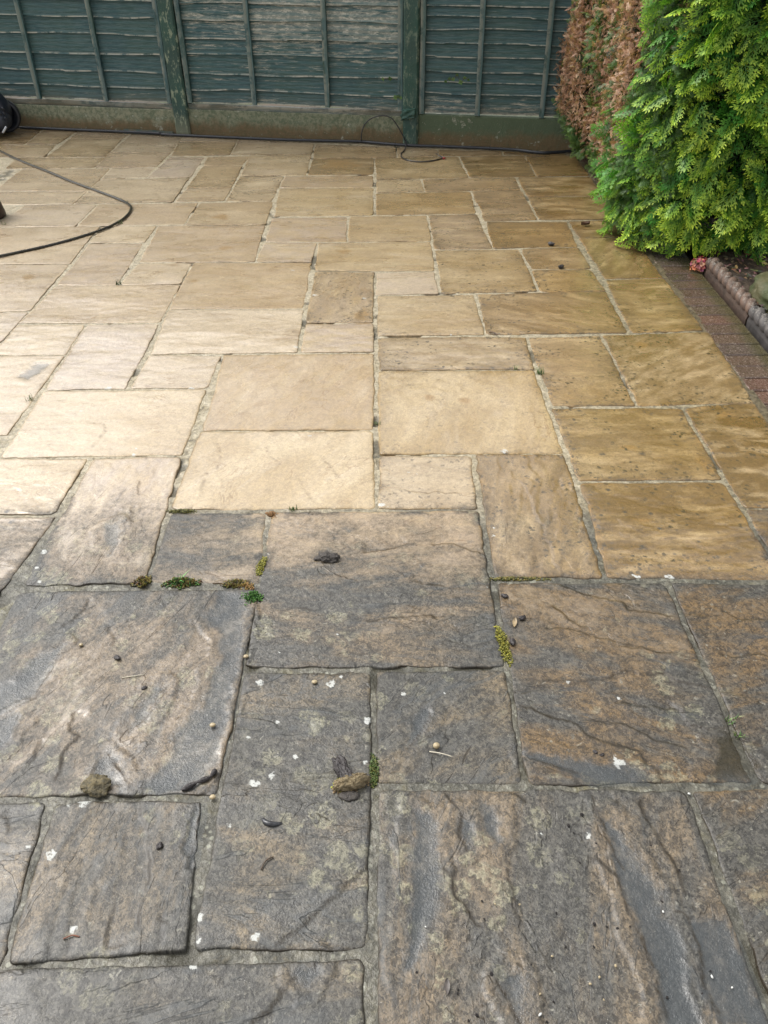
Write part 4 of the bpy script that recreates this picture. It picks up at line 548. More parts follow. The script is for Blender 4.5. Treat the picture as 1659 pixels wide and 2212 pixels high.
def panel(s0, s1, lines, battens, rail, peelf, seed):
    # overlapping waney boards: each leans out at its lower edge
    V, F, fc, pe, ed, mu = [], [], [], [], [], []
    ns = int((s1-s0)/.02)
    for bi in range(len(lines)-1):
        zb, zt = lines[bi], lines[bi+1]+.012
        rows = [(0.0, .012), (0, -.004), (.02, -.0025), (.10, -.001), (.5, .004), (1, .012)]
        b0 = len(V); sd_ = seed*31+bi
        for i in range(ns+1):
            s = s0+(s1-s0)*i/ns
            wv = (fbm(s*2.2+sd_*3.3, sd_*1.7, sd_, 3)-.5)*.030
            if vn(s*1.3, sd_*2.1, 5) > .78: wv += .006
            wt = (fbm(s*2.2+(sd_+1)*3.3, (sd_+1)*1.7, sd_+1, 3)-.5)*.030
            bow = (vn(s*1.1+sd_, sd_, 8)-.5)*.008
            for (t, o) in rows:
                z = (zb+wv)*(1-t)+(zt+wt)*t
                V.append(fw(s, o*1.3+bow-.004, z)); fc.append((s, z+bi*.37, seed))
                pe.append(peelf(s, z)); ed.append(1. if 0 < t <= .02 or (t == 0 and o < 0) else 0.0); mu.append(float(np.clip((.30-z)/.1, 0, 1))*.55)
        k = len(rows)
        for i in range(ns):
            for j in range(k-1): F.append([b0+i*k+j, (i+1)*k+b0+j, (i+1)*k+b0+j+1, b0+i*k+j+1])
    p = fmesh('fence_panel', V, F, PAINT, fence, FB, dict(peel=pe, edge=ed, mud=mu), False, fc)
    for q, s in enumerate(battens):
        V, F, fc = [], [], []
        fence_box(V, F, s-.018, s+.018, lines[0]-.0, 1.86, -.034, -.012, fc=fc, wob=.004, seed=seed*10+q)
        n = len(V); x = np.tile([1., 0, 0, .3], n//4)
        fmesh('batten', V, F, PAINT, p, FB, dict(peel=np.full(n, .25), edge=x*.55, mud=np.zeros(n)), False, fc).matrix_parent_inverse = Matrix.Identity(4)
    if rail:
        V, F, fc = [], [], []
        fence_box(V, F, s0+.01, s1-.01, rail, rail+.034, -.026, .006, fc=fc, wob=.005, seed=seed+77)
        n = len(V); x = np.tile([0., 1, .6, 0], n//4)
        fmesh('bottom_rail', V, F, PAINT, p, FB, dict(peel=np.full(n, .5), edge=x, mud=np.full(n, .6)), False, fc)
    return p
def lines_for(first, top=1.86, step=.098, seed=0):
    L = list(first)
    while L[-1] < top: L.append(L[-1]+step*(.9+.25*hsh(len(L), seed, 3)))
    return L
panel(-2.20, -.49, lines_for([.235, .33, .43], seed=4), [-1.6, -1.05], .19, lambda s, z: .25, 4)
panel(-.375, 1.315, lines_for([.225, .325, .428, .546, .675, .79], seed=1), [.185, .757, 1.285], .186, lambda s, z: .18+.2*max(0, z-.6)+(.2 if z < .3 else 0), 1)
panel(1.425, 3.115, lines_for([.235, .322, .434, .566, .666, .785], seed=2), [1.455, 1.972, 2.54, 3.09], .192, lambda s, z: .38+.42*max(0, min(1, (z-.42)/.35))*(.55+.45*max(0, min(1, (s-1.75)/.4)))+(.15 if z < .28 else 0), 2)
panel(3.228, 4.92, lines_for([.215, .352, .424, .49, .574, .66, .75, .82], step=.082, seed=3), [3.25, 3.655, 4.113, 4.6], None, lambda s, z: .22+.2*max(0, z-.5)+(.42 if z < .33 else 0), 3)
panel(5.04, 6.8, lines_for([.235, .33, .43], seed=5), [5.6, 6.2], .19, lambda s, z: .25, 5)

N = NT('painted_post'); p = N.att('fc', 'Vector'); n1 = N.noise(N.vmul(p, (1.6, .7, 1)), 17, 7, .8); n2 = N.noise(p, 70, 4, .7); n3 = N.noise(p, 5, 3)
c = N.mix(N.ramp(n3, .35, .65), (.030, .080, .062), (.032, .068, .057)); c = N.mix(N.m2('MULTIPLY', N.ramp(n1, .52, .62), N.ramp(N.att('peel'), 0, 1)), c, (.26, .30, .21))
c = N.mix(N.ramp(n2, .62, .7, 0, .7), c, (.19, .23, .17)); c = N.mix(N.att('mud'), c, (.24, .23, .15))
POSTM = N.fin(c, .6, N.bump(n1, .8, .006, N.bump(n2, .6, .003)), .4)
def post(s, w_, peel, mudf, z0=0, part=None, off=-.055, name='fence_post'):
    V, F = [], []; prof = [(-w_/2, .05), (-w_/2, off+.012), (-w_/2+.012, off), (w_/2-.012, off), (w_/2, off+.012), (w_/2, .05)]
    n = int((1.9-z0)/.02); fc, mu = [], []
    for i in range(n+1):
        z = z0+(1.9-z0)*i/n
        for (a, o) in prof:
            V.append(fw(s+a+(vn(z*14, a*60+s, 3)-.5)*.004, o+(vn(z*16+3, a*60+s, 4)-.5)*.004, z)); fc.append((s+a, z, o)); mu.append(mudf(z))
    k = len(prof)
    for i in range(n):
        for j in range(k): F.append([i*k+j, i*k+(j+1) % k, (i+1)*k+(j+1) % k, (i+1)*k+j])
    F.append([n*k+j for j in range(k)])
    return fmesh(name, V, F, POSTM, fence, FB, dict(peel=np.full(len(V), peel), mud=mu), False, fc)
post(-.43, .11, .7, lambda z: max(0, .6-z*4)); post(1.37, .118, .95, lambda z: float(np.clip(.75-z*4.5, 0, .9)))
post(3.17, .112, .5, lambda z: float(np.clip(.12-z, 0, 1))); post(4.98, .11, .5, lambda z: 0.)
# lump of painted mortar where the second post meets its boards
V, F = [], []; co = []
import bmesh as _b
for (s, z, o) in [(3.095, .172, -.075), (3.215, .192, -.078), (3.215, .262, -.072), (3.10, .243, -.072)]: co.append((s, z, o))
n = 10; fc = []
for i in range(n+1):
    for j in range(n+1):
        u, v = i/n, j/n; s = (co[0][0]*(1-u)+co[1][0]*u)*(1-v)+(co[3][0]*(1-u)+co[2][0]*u)*v; z = (co[0][1]*(1-u)+co[1][1]*u)*(1-v)+(co[3][1]*(1-u)+co[2][1]*u)*v
        e_ = min(u, 1-u, v, 1-v); o = -.075+(.03 if e_ == 0 else 0)+(vn(u*5, v*5, 3)-.5)*.014
        V.append(fw(s+(vn(v*4, u, 1)-.5)*.012*(e_ == 0), o, z+(vn(u*4, v, 2)-.5)*.014*(e_ == 0))); fc.append((s, z, 0))
for i in range(n):
    for j in range(n): F.append([i*(n+1)+j, (i+1)*(n+1)+j, (i+1)*(n+1)+j+1, i*(n+1)+j+1])
fmesh('post_patch', V, F, POSTM, fence, FB, dict(peel=np.full(len(V), .2), mud=np.zeros(len(V))), False, fc)

N = NT('gravel_board'); p = N.att('fc', 'Vector'); h_ = N.att('hz'); gr = N.att('grn')
n1 = N.noise(p, 7, 5, .7); n2 = N.noise(p, 30, 5, .75); n3 = N.noise(p, 110, 4, .7)
top = N.mix(gr, N.mix(N.ramp(n2, .4, .6), (.30, .29, .20), (.125, .15, .095)), N.mix(N.ramp(n2, .4, .6), (.045, .085, .042), (.07, .10, .055)))
bot = N.mix(N.ramp(n2, .35, .65), (.155, .105, .052), (.11, .09, .043))
c = N.mix(N.ramp(N.m2('ADD', h_, N.m2('MULTIPLY', N.m2('SUBTRACT', n1, .5), .16)), .05, .13), bot, top)
c = N.mix(N.ramp(N.m2('ADD', n2, n1), 1.12, 1.25, 0, .7), c, (.42, .41, .33))
c = N.mix(N.ramp(n3, .62, .7, 0, .6), c, (.36, .31, .19))
GRAV = N.fin(c, .65, N.bump(n3, .8, .004, N.bump(n2, .6, .006)), .4)
def gravel(s0, s1, zt, grn, tilt=0):
    V, F, fc, hz = [], [], [], []; ns = int((s1-s0)/.025)
    rows = [(-.03, -.030), (.0, -.030), (.06, -.030), (.12, -.029), (zt-.006, -.028), (zt, -.022), (zt, .03)]
    for i in range(ns+1):
        s = s0+(s1-s0)*i/ns
        for (z, o) in rows: V.append(fw(s, o+(fbm(s*20, z*20, 6)-.5)*.005, z+tilt*(s-s0)*(z > .1))); fc.append((s, z, o)); hz.append(z)
    k = len(rows)
    for i in range(ns):
        for j in range(k-1): F.append([i*k+j, (i+1)*k+j, (i+1)*k+j+1, i*k+j+1])
    fmesh('gravel_board', V, F, GRAV, fence, FB, dict(hz=hz, grn=np.full(len(V), grn)), False, fc)
gravel(-2.2, -.48, .19, .2); gravel(-.39, 1.32, .182, .2); gravel(1.42, 3.12, .19, .35, .004); gravel(3.22, 4.93, .212, .85); gravel(5.03, 6.8, .2, .5)

# ------------------------------------------------------------------ hoses and cables
def tube(name, pts, r, mat, parent=None, seg=10, sub=6, cap=True, rf=None, loc=None):
    P = [Vector(p) for p in pts]; Q = []
    for i in range(len(P)-1):
        p0 = P[max(i-1, 0)]; p1 = P[i]; p2 = P[i+1]; p3 = P[min(i+2, len(P)-1)]
        for k in range(sub):
            t = k/sub; Q.append(.5*((2*p1)+(-p0+p2)*t+(2*p0-5*p1+4*p2-p3)*t*t+(-p0+3*p1-3*p2+p3)*t**3))
    Q.append(P[-1]); V, F = [], []; up = Vector((0, 0, 1)); prev = None
    for i, q in enumerate(Q):
        t = (Q[min(i+1, len(Q)-1)]-Q[max(i-1, 0)]).normalized()
        if prev is None: a = t.cross(up if abs(t.z) < .9 else Vector((1, 0, 0))).normalized()
        else: a = (prev-t*prev.dot(t)).normalized()
        prev = a; b = t.cross(a); rr = rf(i/(len(Q)-1))*r if rf else r
        for j in range(seg):
            an = 2*math.pi*j/seg; V.append(q+a*math.cos(an)*rr+b*math.sin(an)*rr)
    n = len(Q)
    for i in range(n-1):
        for j in range(seg): F.append([i*seg+j, i*seg+(j+1) % seg, (i+1)*seg+(j+1) % seg, (i+1)*seg+j])
    F.append(list(range(seg))[::-1]); F.append([(n-1)*seg+j for j in range(seg)])
    c = Vector(loc) if loc else Vector((0, 0, 0))
    o = mesh_obj(name, [v-c for v in V], F, mat, parent, True)
    if loc and parent is None: o.location = loc
    return o
BLACK = simple('black_rubber', (.012, .014, .019), (.022, .024, .03), 30, .35, .2, .001)
HOSEM = simple('hose_rubber', (.030, .027, .016), (.014, .013, .010), 25, .25, .15, .001)
hz_ = [.0095]*len(HOSE)
o = tube('garden_hose', [(x, y, .0085+(.004 if i in (4, 9) else 0)) for i, (x, y) in enumerate(HOSE)], .0068, HOSEM, seg=12)
tag(o, 'thin dark hose bent in a loop on the pale slabs at the left', 'hose')
pp = [(x, y, .012) for x, y in PIPE]
pp = [(p[0], min(p[1], FA[1]+(p[0]-FA[0])*FT[1]/FT[0]-.052), .0125) for p in pp]
cab = empty('long_cable', pp[8]); tag(cab, 'long thick black hose lying along the foot of the green fence', 'hose')
tube('cable_sheath', [Vector(p)-Vector(pp[8]) for p in pp], .0105, BLACK, cab, seg=12)
for k in (13, 17):
    a = Vector(pp[k])-Vector(pp[8]); d = (Vector(pp[k+1])-Vector(pp[k-1])).normalized()
    tube('cable_tie', [a-d*.004, a+d*.004], .0128, BLACK, cab, seg=12, sub=1)
    tube('tie_tail', [a+Vector((0, 0, .010)), a+Vector((.006, 0, .026))], .0015, BLACK, cab, seg=5, sub=1)
lc = empty('loose_cable', (*TAIL[3], 0)); tag(lc, 'thin black cable arching over the thick hose, its red end on the slab', 'cable')
base = Vector((*TAIL[3], 0))
arch = [Vector(fw(s, -.06, z))-base for s, z in ARCH]
tail = [Vector((x, y, .006))-base for x, y in TAIL]
arch[0].z = max(arch[0].z, .02)
tail[0].z = .030; tail[1].z = .016
tube('cable_loop', arch[:-1]+tail, .0042, simple('cable_grey', (.035, .035, .04), (.018, .017, .017), 20, .3, .1), lc, seg=8)
RED = simple('red_core', (.35, .03, .03), (.2, .02, .02), 50, .5)
tip = [Vector((x, y, .008))-base for x, y in TIP]
tube('red_end', [tip[0]+Vector((-.006, 0, 0)), tip[1]], .006, RED, lc, seg=8, sub=2)
tube('cut_sheath', [tip[0], tip[0]*.5+tip[2]*.5+Vector((0, 0, .006)), tip[2]+Vector((0, 0, .012))], .0055, BLACK, lc, seg=8, sub=3, rf=lambda t: 1-.7*t)
# thin board leaning at the foot of the gravel board
a = PT['moss_a']; V = []
def world_px(): pass
s0, s1 = .86, 1.30
VB = [fw(s0, -.036, .002), fw(s1, -.036, .002), fw(s1, -.058, .002), fw(s0, -.058, .002), fw(s0+.01, -.036, .032), fw(s1-.02, -.036, .028), fw(s1-.02, -.050, .026), fw(s0+.01, -.050, .030)]
o = mesh_obj('timber_offcut', VB, [[0, 3, 2, 1], [4, 5, 6, 7], [0, 1, 5, 4], [1, 2, 6, 5], [2, 3, 7, 6], [3, 0, 4, 7]], simple('offcut_paint', (.03, .06, .055), (.10, .085, .05), 18, .6))
tag(o, 'thin dark green timber offcut between gravel board and hose, left of the left post', 'timber')

# ------------------------------------------------------------------ pressure washer at the left border
PLAS = simple('dark_plastic', (.010, .013, .022), (.016, .019, .030), 14, .35, .1); GREYP = simple('grey_plastic', (.03, .036, .05), (.022, .027, .04), 14, .4, .1)
wc = Vector((-2.98, 7.03, 0)); wa = empty('pressure_washer', wc); tag(wa, 'black plastic pressure washer with wheels, cut by the left border, near the fence', 'pressure washer')
def superell(c, r, e, mat, name, parent, n=28, cut=None):
    V, F = [], []
    for i in range(n+1):
        v = -math.pi/2+math.pi*i/n
        for j in range(2*n):
            u = math.pi*j/n; cv, sv_ = math.cos(v), math.sin(v); cu, su = math.cos(u), math.sin(u)
            f = lambda q: math.copysign(abs(q)**e, q)
            V.append((c[0]+r[0]*f(cv)*f(cu)*(1-.35*max(0, math.sin(v))), c[1]+r[1]*f(cv)*f(su)*(1-.25*max(0, math.sin(v))), c[2]+r[2]*f(sv_)))
    m2_ = 2*n
    for i in range(n):
        for j in range(m2_): F.append([i*m2_+j, i*m2_+(j+1) % m2_, (i+1)*m2_+(j+1) % m2_, (i+1)*m2_+j])
    return mesh_obj(name, V, F, mat, parent, True)
body = superell((-.13, .02, .19), (.23, .13, .185), .8, PLAS, 'body', wa)
superell((-.05, -.03, .13), (.15, .11, .10), .7, GREYP, 'front_cover', wa)
for k in range(5):
    for q in range(3):
        x = .02+k*.028; z = .13+q*.035
        tube('vent_slot', [(x-.03, -.128+(abs(x-.02)*.25), z), (x-.045, -.128+(abs(x-.02)*.25), z+.02)], .006, BLACK, body, seg=6, sub=1)
def wheel(c, R, wd, yaw):
    o = empty('wheel', c); o.parent = wa; o.rotation_euler = (0, 0, yaw); V, F = [], []; n = 40
    prof = [(R*.35, wd*.3), (R*.72, wd*.32), (R*.78, wd*.5), (R*.95, wd*.5), (R, wd*.3), (R, -wd*.3), (R*.95, -wd*.5), (R*.78, -wd*.5), (R*.72, -wd*.32), (R*.35, -wd*.3)]
    for i in range(n):
        a = 2*math.pi*i/n
        for (r, y) in prof: V.append((r*math.cos(a), y, r*math.sin(a)))
    k = len(prof)
    for i in range(n):
        for j in range(k): F.append([i*k+j, ((i+1) % n)*k+j, ((i+1) % n)*k+(j+1) % k, i*k+(j+1) % k])
    mesh_obj('tyre', V, F, BLACK, o, True)
    tube('hub', [(0, -wd*.36, 0), (0, wd*.36, 0)], R*.38, GREYP, o, seg=16, sub=1)
wheel((.012, .09, .12), .12, .07, .25); wheel((-.10, -.16, .095), .095, .055, .1)
tube('handle_bar', [(.075, -.17, .055), (.095, -.175, .075), (.11, -.165, .095)], .008, simple('bright_metal', (.5, .52, .55), (.4, .42, .45), 20, .25), wa, seg=8)
tube('push_handle', [(-.14, .06, .25), (-.15, .08, .5), (-.12, .08, .62), (-.02, .08, .60)], .012, BLACK, wa, seg=10)

# brown pot at the left border
px_, py_ = PT['grass_g'][0]-.155, PT['grass_g'][1]+.14
V, F = [], []; prof = [(.085, 0), (.108, .0), (.112, .012), (.105, .05), (.092, .12), (.085, .16), (.092, .165), (.092, .18), (.08, .18), (.07, .05)]; n = 40
for i in range(n):
    a = 2*math.pi*i/n
    for r, z in prof: V.append((r*math.cos(a), r*math.sin(a), z))
k = len(prof)
for i in range(n):
    for j in range(k-1): F.append([i*k+j, ((i+1) % n)*k+j, ((i+1) % n)*k+j+1, i*k+j+1])
o = mesh_obj('plant_pot', V, F, simple('dark_clay', (.055, .028, .02), (.03, .02, .014), 30, .45), None, True); o.location = (px_, py_, .002)
tag(o, 'dark brown pot at the left border, only its curved side showing', 'pot')
# ------------------------------------------------------------------ conifer hedge
def spray_shape(npair, sub, seed, wide=.5):
    g = np.random.default_rng(seed); V, F, T = [], [], []
    def kite(p, a, L, w_, t0, t1, z):
        d = (math.sin(a), math.cos(a)); q = (math.cos(a), -math.sin(a)); n = len(V)
        for (u, s, t) in ((0, 0, t0), (.42, -w_, (t0+t1)/2), (1, 0, t1), (.42, w_, (t0+t1)/2)):
            x = p[0]+d[0]*L*u+q[0]*s; y = p[1]+d[1]*L*u+q[1]*s
            V.append((x, y, z-.22*y*y-.5*abs(x)**1.5+(.012 if s == 0 else 0))); T.append(t)
        F.append([n, n+1, n+2, n+3])
    kite((0, -.05), 0, 1.0, .012, .0, .5, 0)
    for i in range(npair):
        f = i/npair
        for sd in (-1, 1):
            y = .10+.80*f+(0 if sd < 0 else .04); L = (wide*(1-f)**.75*(.6+.4*min(1, f*4+.3))+.10)*(.85+.3*g.random()); a = sd*math.radians(50-20*f+g.normal()*4)
            kite((0, y), a, L, .026 if sub else .045, f*.4, .55+.4*f, 0)
            if sub:
                ns = max(1, int(L/.17))
                for k in range(ns):
                    u = (k+.8)/(ns+.6); p = (math.sin(a)*L*u, y+math.cos(a)*L*u); l2 = (.10*(1-u)+.080)*(.8+.4*g.random())
                    for s2 in (-1, 1): kite(p, a+s2*math.radians(38), l2, .024, .2+.5*u, .5+.5*u, .004)
                kite((math.sin(a)*L*.85, y+math.cos(a)*L*.85), a, .12, .022, .7, 1.0, .004)
    kite((0, .88), 0, .16, .04, .7, 1., 0)
    return np.array(V), np.array(F), np.array(T)
HB = {'front': [spray_shape(6, True, s, .34+.04*s) for s in range(4)], 'fine': [spray_shape(5, True, s+9, .42) for s in range(3)], 'dead': [spray_shape(5, False, s+20, .36) for s in range(4)]}
def hedge_surface(q, z):
    """q: metres along the outline from the back of the left side forward, then to the right along the front"""
    XL, YF, R = 1.275, 4.06, .42; Ls = 6.95-(YF+R); La = R*math.pi/2
    tuck = .12*np.clip((.42-z)/.42, 0, 1)**1.4
    q = np.asarray(q, float)
    a = np.clip((q-Ls)/La, 0, 1)*math.pi/2
    x = np.where(q < Ls, XL, np.where(q < Ls+La, XL+R-R*np.cos(a), XL+R+(q-Ls-La)))
    y = np.where(q < Ls, 6.95-q, np.where(q < Ls+La, YF+R-R*np.sin(a), YF))
    nx = -np.cos(a); ny = -np.sin(a)
    lump_ = (fbm(q*2.1, z*2.0, 61)-.5)*.22+(fbm(q*7, z*6, 62)-.5)*.07
    return x+nx*(lump_-tuck), y+ny*(lump_-tuck), nx, ny, Ls, La
def build_sprays(kind, q, z, depth, size, colf, rng, droop, side, outw):
    x, y, nx, ny, Ls, La = hedge_surface(q, z); n = len(q)
    O = np.stack([nx, ny, np.zeros(n)], 1); T_ = np.stack([-ny, nx, np.zeros(n)], 1)     # T_: sideways
    P = np.stack([x, y, z], 1)-O*depth[:, None]
    ax = O*outw+T_*side[:, None]+np.array([0, 0, -1.])*droop[:, None]+rng.normal(size=(n, 3))*.42
    ax /= np.linalg.norm(ax, axis=1)[:, None]
    nn = O*.75+np.array([0, 0, .55])+rng.normal(size=(n, 3))*.5
    nn -= ax*(nn*ax).sum(1)[:, None]; nn /= np.linalg.norm(nn, axis=1)[:, None]; bx = np.cross(ax, nn)
    VV, FF, CC = [], [], []; off = 0; var = rng.integers(0, len(HB[kind]), n)
    for k, (bV, bF, bT) in enumerate(HB[kind]):
        m_ = np.where(var == k)[0]
        if not len(m_): continue
        sz = size[m_][:, None, None]; b = bV[None]*sz
        v = P[m_][:, None]+b[..., 0:1]*bx[m_][:, None]+b[..., 1:2]*ax[m_][:, None]+b[..., 2:3]*nn[m_][:, None]
        v[..., 2] = np.maximum(v[..., 2], .012)
        c = colf(m_, bT); VV.append(v.reshape(-1, 3)); CC.append(c.reshape(-1, 3))
        FF.append((bF[None]+(off+np.arange(len(m_))*len(bV))[:, None, None]).reshape(-1, 4)); off += len(m_)*len(bV)
    return np.concatenate(VV), np.concatenate(FF), np.concatenate(CC)
N = NT('conifer_foliage'); cc = N.att('tint', 'Color')
pb = N.n('BsdfPrincipled'); N.l(cc, pb.inputs['Base Color']); pb.inputs['Roughness'].default_value = .45; pb.inputs['Specular IOR Level'].default_value = .35
tr = N.n('BsdfTranslucent'); N.l(N.mix(1., cc, (1.1, 1.25, .5), 'MULTIPLY'), tr.inputs[0]); ms = N.n('MixShader'); ms.inputs[0].default_value = .28
N.l(pb.outputs[0], ms.inputs[1]); N.l(tr.outputs[0], ms.inputs[2]); N.l(ms.outputs[0], N.o.inputs[0]); FOL = N.m
hedge = empty('conifer_hedge', (1.9, 5.0, 0)); HO = np.array([1.9, 5.0, 0])
tag(hedge, 'clipped green conifer hedge with a large brown dead patch on its side', 'hedge')
rg = np.random.default_rng(11)
Ls0 = 6.95-(4.06+.42); La0 = .42*math.pi/2
def zbot(q): return .07+.10*np.clip((q-Ls0-La0-.2)/.8, 0, 1)+.05*vn(np.asarray(q)*6, 3.3, 6)
def deadness(q, z):
    s = Ls0-q                       # metres back from the front corner
    n = (fbm(q*3.3+2, z*.9, 91)-.5)*1.1
    d = sst(-.28, .22, s+n*.55-np.clip(.55-z, 0, 1)*.75)*sst(2.32, 2.05, s+n*.2)*sst(.10, .34, z+n*.22)
    streak = sst(.56, .63, fbm(q*8, z*1.1, 93))
    return np.clip(d*(1-.8*streak*sst(1.6, .3, s))*(1-.4*streak)*(.86+.14*d), 0, 1)
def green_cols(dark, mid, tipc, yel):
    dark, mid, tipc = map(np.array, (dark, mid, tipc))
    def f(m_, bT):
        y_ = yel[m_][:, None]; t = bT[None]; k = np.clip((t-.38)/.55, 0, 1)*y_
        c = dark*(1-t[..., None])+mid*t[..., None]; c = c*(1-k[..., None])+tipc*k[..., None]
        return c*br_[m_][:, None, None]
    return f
# front and corner
n = 5200; q = Ls0-.40+rg.random(n)*2.9; z = .03+rg.random(n)**1.15*1.95; ok = (z > zbot(q)) & ~((q < Ls0+.05) & (deadness(q, z) > rg.random(n)*.8)); ok &= ~((q < Ls0+.45) & (deadness(q, z) > .25+.5*rg.random(n))); q, z = q[ok], z[ok]; n = len(q)
dep = rg.random(n)**1.1*.16; sz = .070+rg.random(n)**1.4*.105; yel = np.clip(1.15-dep/.085+rg.normal(size=n)*.35, 0, 1)*np.clip(.35+1.3*fbm(q*4, z*4, 77), .2, 1); yel *= sst(Ls0-.1, Ls0+.42, q+.5*np.clip(.5-z, 0, 1))*.9+.1
br_ = (.85+.4*rg.random(n))*np.where(rg.random(n) < .025, 1., 1.)
V1, F1, C1 = build_sprays('front', q, z, dep, sz, green_cols((.018, .080, .014), (.085, .30, .035), (.68, .80, .075), yel*.9), rg, .45+rg.random(n)*.35, -.45+rg.normal(size=n)*.35, .55)
mesh_obj('green_foliage', V1-HO, F1, FOL, hedge, False, colors={'tint': C1})
# deeper fill behind, its greens darkened to paint in the inner shade
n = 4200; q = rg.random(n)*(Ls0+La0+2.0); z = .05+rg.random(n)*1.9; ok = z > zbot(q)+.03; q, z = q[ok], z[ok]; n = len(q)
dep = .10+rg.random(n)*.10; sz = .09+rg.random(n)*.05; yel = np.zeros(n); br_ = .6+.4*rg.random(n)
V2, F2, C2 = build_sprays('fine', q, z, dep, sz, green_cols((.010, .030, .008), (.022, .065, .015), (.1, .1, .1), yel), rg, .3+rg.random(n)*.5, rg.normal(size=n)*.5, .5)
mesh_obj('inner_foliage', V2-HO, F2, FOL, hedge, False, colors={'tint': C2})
# side: fine green sprays where it is alive
n = 12000; q = rg.random(n)*(Ls0+.35); z = .03+rg.random(n)**1.1*1.95; dd = deadness(q, z); ok = (z > zbot(q)-.02) & (dd < rg.random(n)*.9); q, z = q[ok], z[ok]; n = len(q)
dep = rg.random(n)**1.2*.07; sz = .035+rg.random(n)*.035; br_ = .75+.6*rg.random(n)
yel = .22*rg.random(n)+.45*sst(.35, .1, z)*rg.random(n)
V3, F3, C3 = build_sprays('fine', q, z, dep, sz, green_cols((.035, .085, .025), (.095, .18, .05), (.26, .34, .06), yel), rg, .15+rg.normal(size=n)*.4, -.2+rg.normal(size=n)*.5, .5)
mesh_obj('side_foliage', V3-HO, F3, FOL, hedge, False, colors={'tint': C3})
# dead brown sprays
n = 42000; q = rg.random(n)*(Ls0+.45); z = .08+rg.random(n)*1.9; dd = deadness(q, z); ok = dd > rg.random(n)*.85+.05; q, z = q[ok], z[ok]; n = len(q)
dep = rg.random(n)**1.2*.07+.02*(vn(q*16, z*1.5, 14) > .6); sz = .015+rg.random(n)**1.5*.034; vb = rg.random(n); vc = vn(q*12, z*2.2, 19)
def dead_cols(m_, bT):
    a, b, c = np.array((.13, .06, .035)), np.array((.37, .20, .12)), np.array((.58, .42, .29))
    v = np.clip(vb[m_]*.75+vc[m_]*.45-.1, 0, 1)[:, None, None]; col = np.where(v < .5, a*(1-2*v)+b*2*v, b*(2-2*v)+c*(2*v-1))
    return col*(.85+.5*bT[None, :, None])
V4, F4, C4 = build_sprays('dead', q, z, dep, sz, dead_cols, rg, -.15+rg.normal(size=n)*.55, rg.normal(size=n)*.5, .35)
mesh_obj('dead_foliage', V4-HO, F4, FOL, hedge, False, colors={'tint': C4})
# dark sheet standing in for the shade inside the hedge, and stems
qs = np.linspace(0, Ls0+La0+2.2, 90); zs = np.linspace(.16, 1.9, 40); Q, Z = np.meshgrid(qs, zs)
x, y, nx, ny, _, _ = hedge_surface(Q, Z); dpt = .17+.08*vn(Q*9, Z*9, 5)
V = np.stack([x-nx*dpt, y-ny*dpt, Z], -1).reshape(-1, 3)-HO; I = np.arange(Q.size).reshape(Q.shape)
F = np.stack([I[:-1, :-1], I[:-1, 1:], I[1:, 1:], I[1:, :-1]], -1).reshape(-1, 4)
mesh_obj('shade_core', V, F, simple('core_shade', (.018, .014, .008), (.008, .012, .005), 40, .9), hedge, True)
V, F = [], []
BARK = simple('bark', (.07, .05, .035), (.035, .026, .02), 40, .8, .8, .01)
for k, (tx, ty) in enumerate([(2.02, 4.55), (1.85, 5.2), (2.0, 5.9), (2.6, 4.6)]):
    tube('trunk', [Vector((tx, ty, -.02))-Vector(HO), Vector((tx+.02, ty, .4))-Vector(HO), Vector((tx-.03, ty+.03, 1.2))-Vector(HO), Vector((tx, ty, 1.8))-Vector(HO)], .04, BARK, hedge, seg=10, sub=3, rf=lambda t: 1-.6*t)

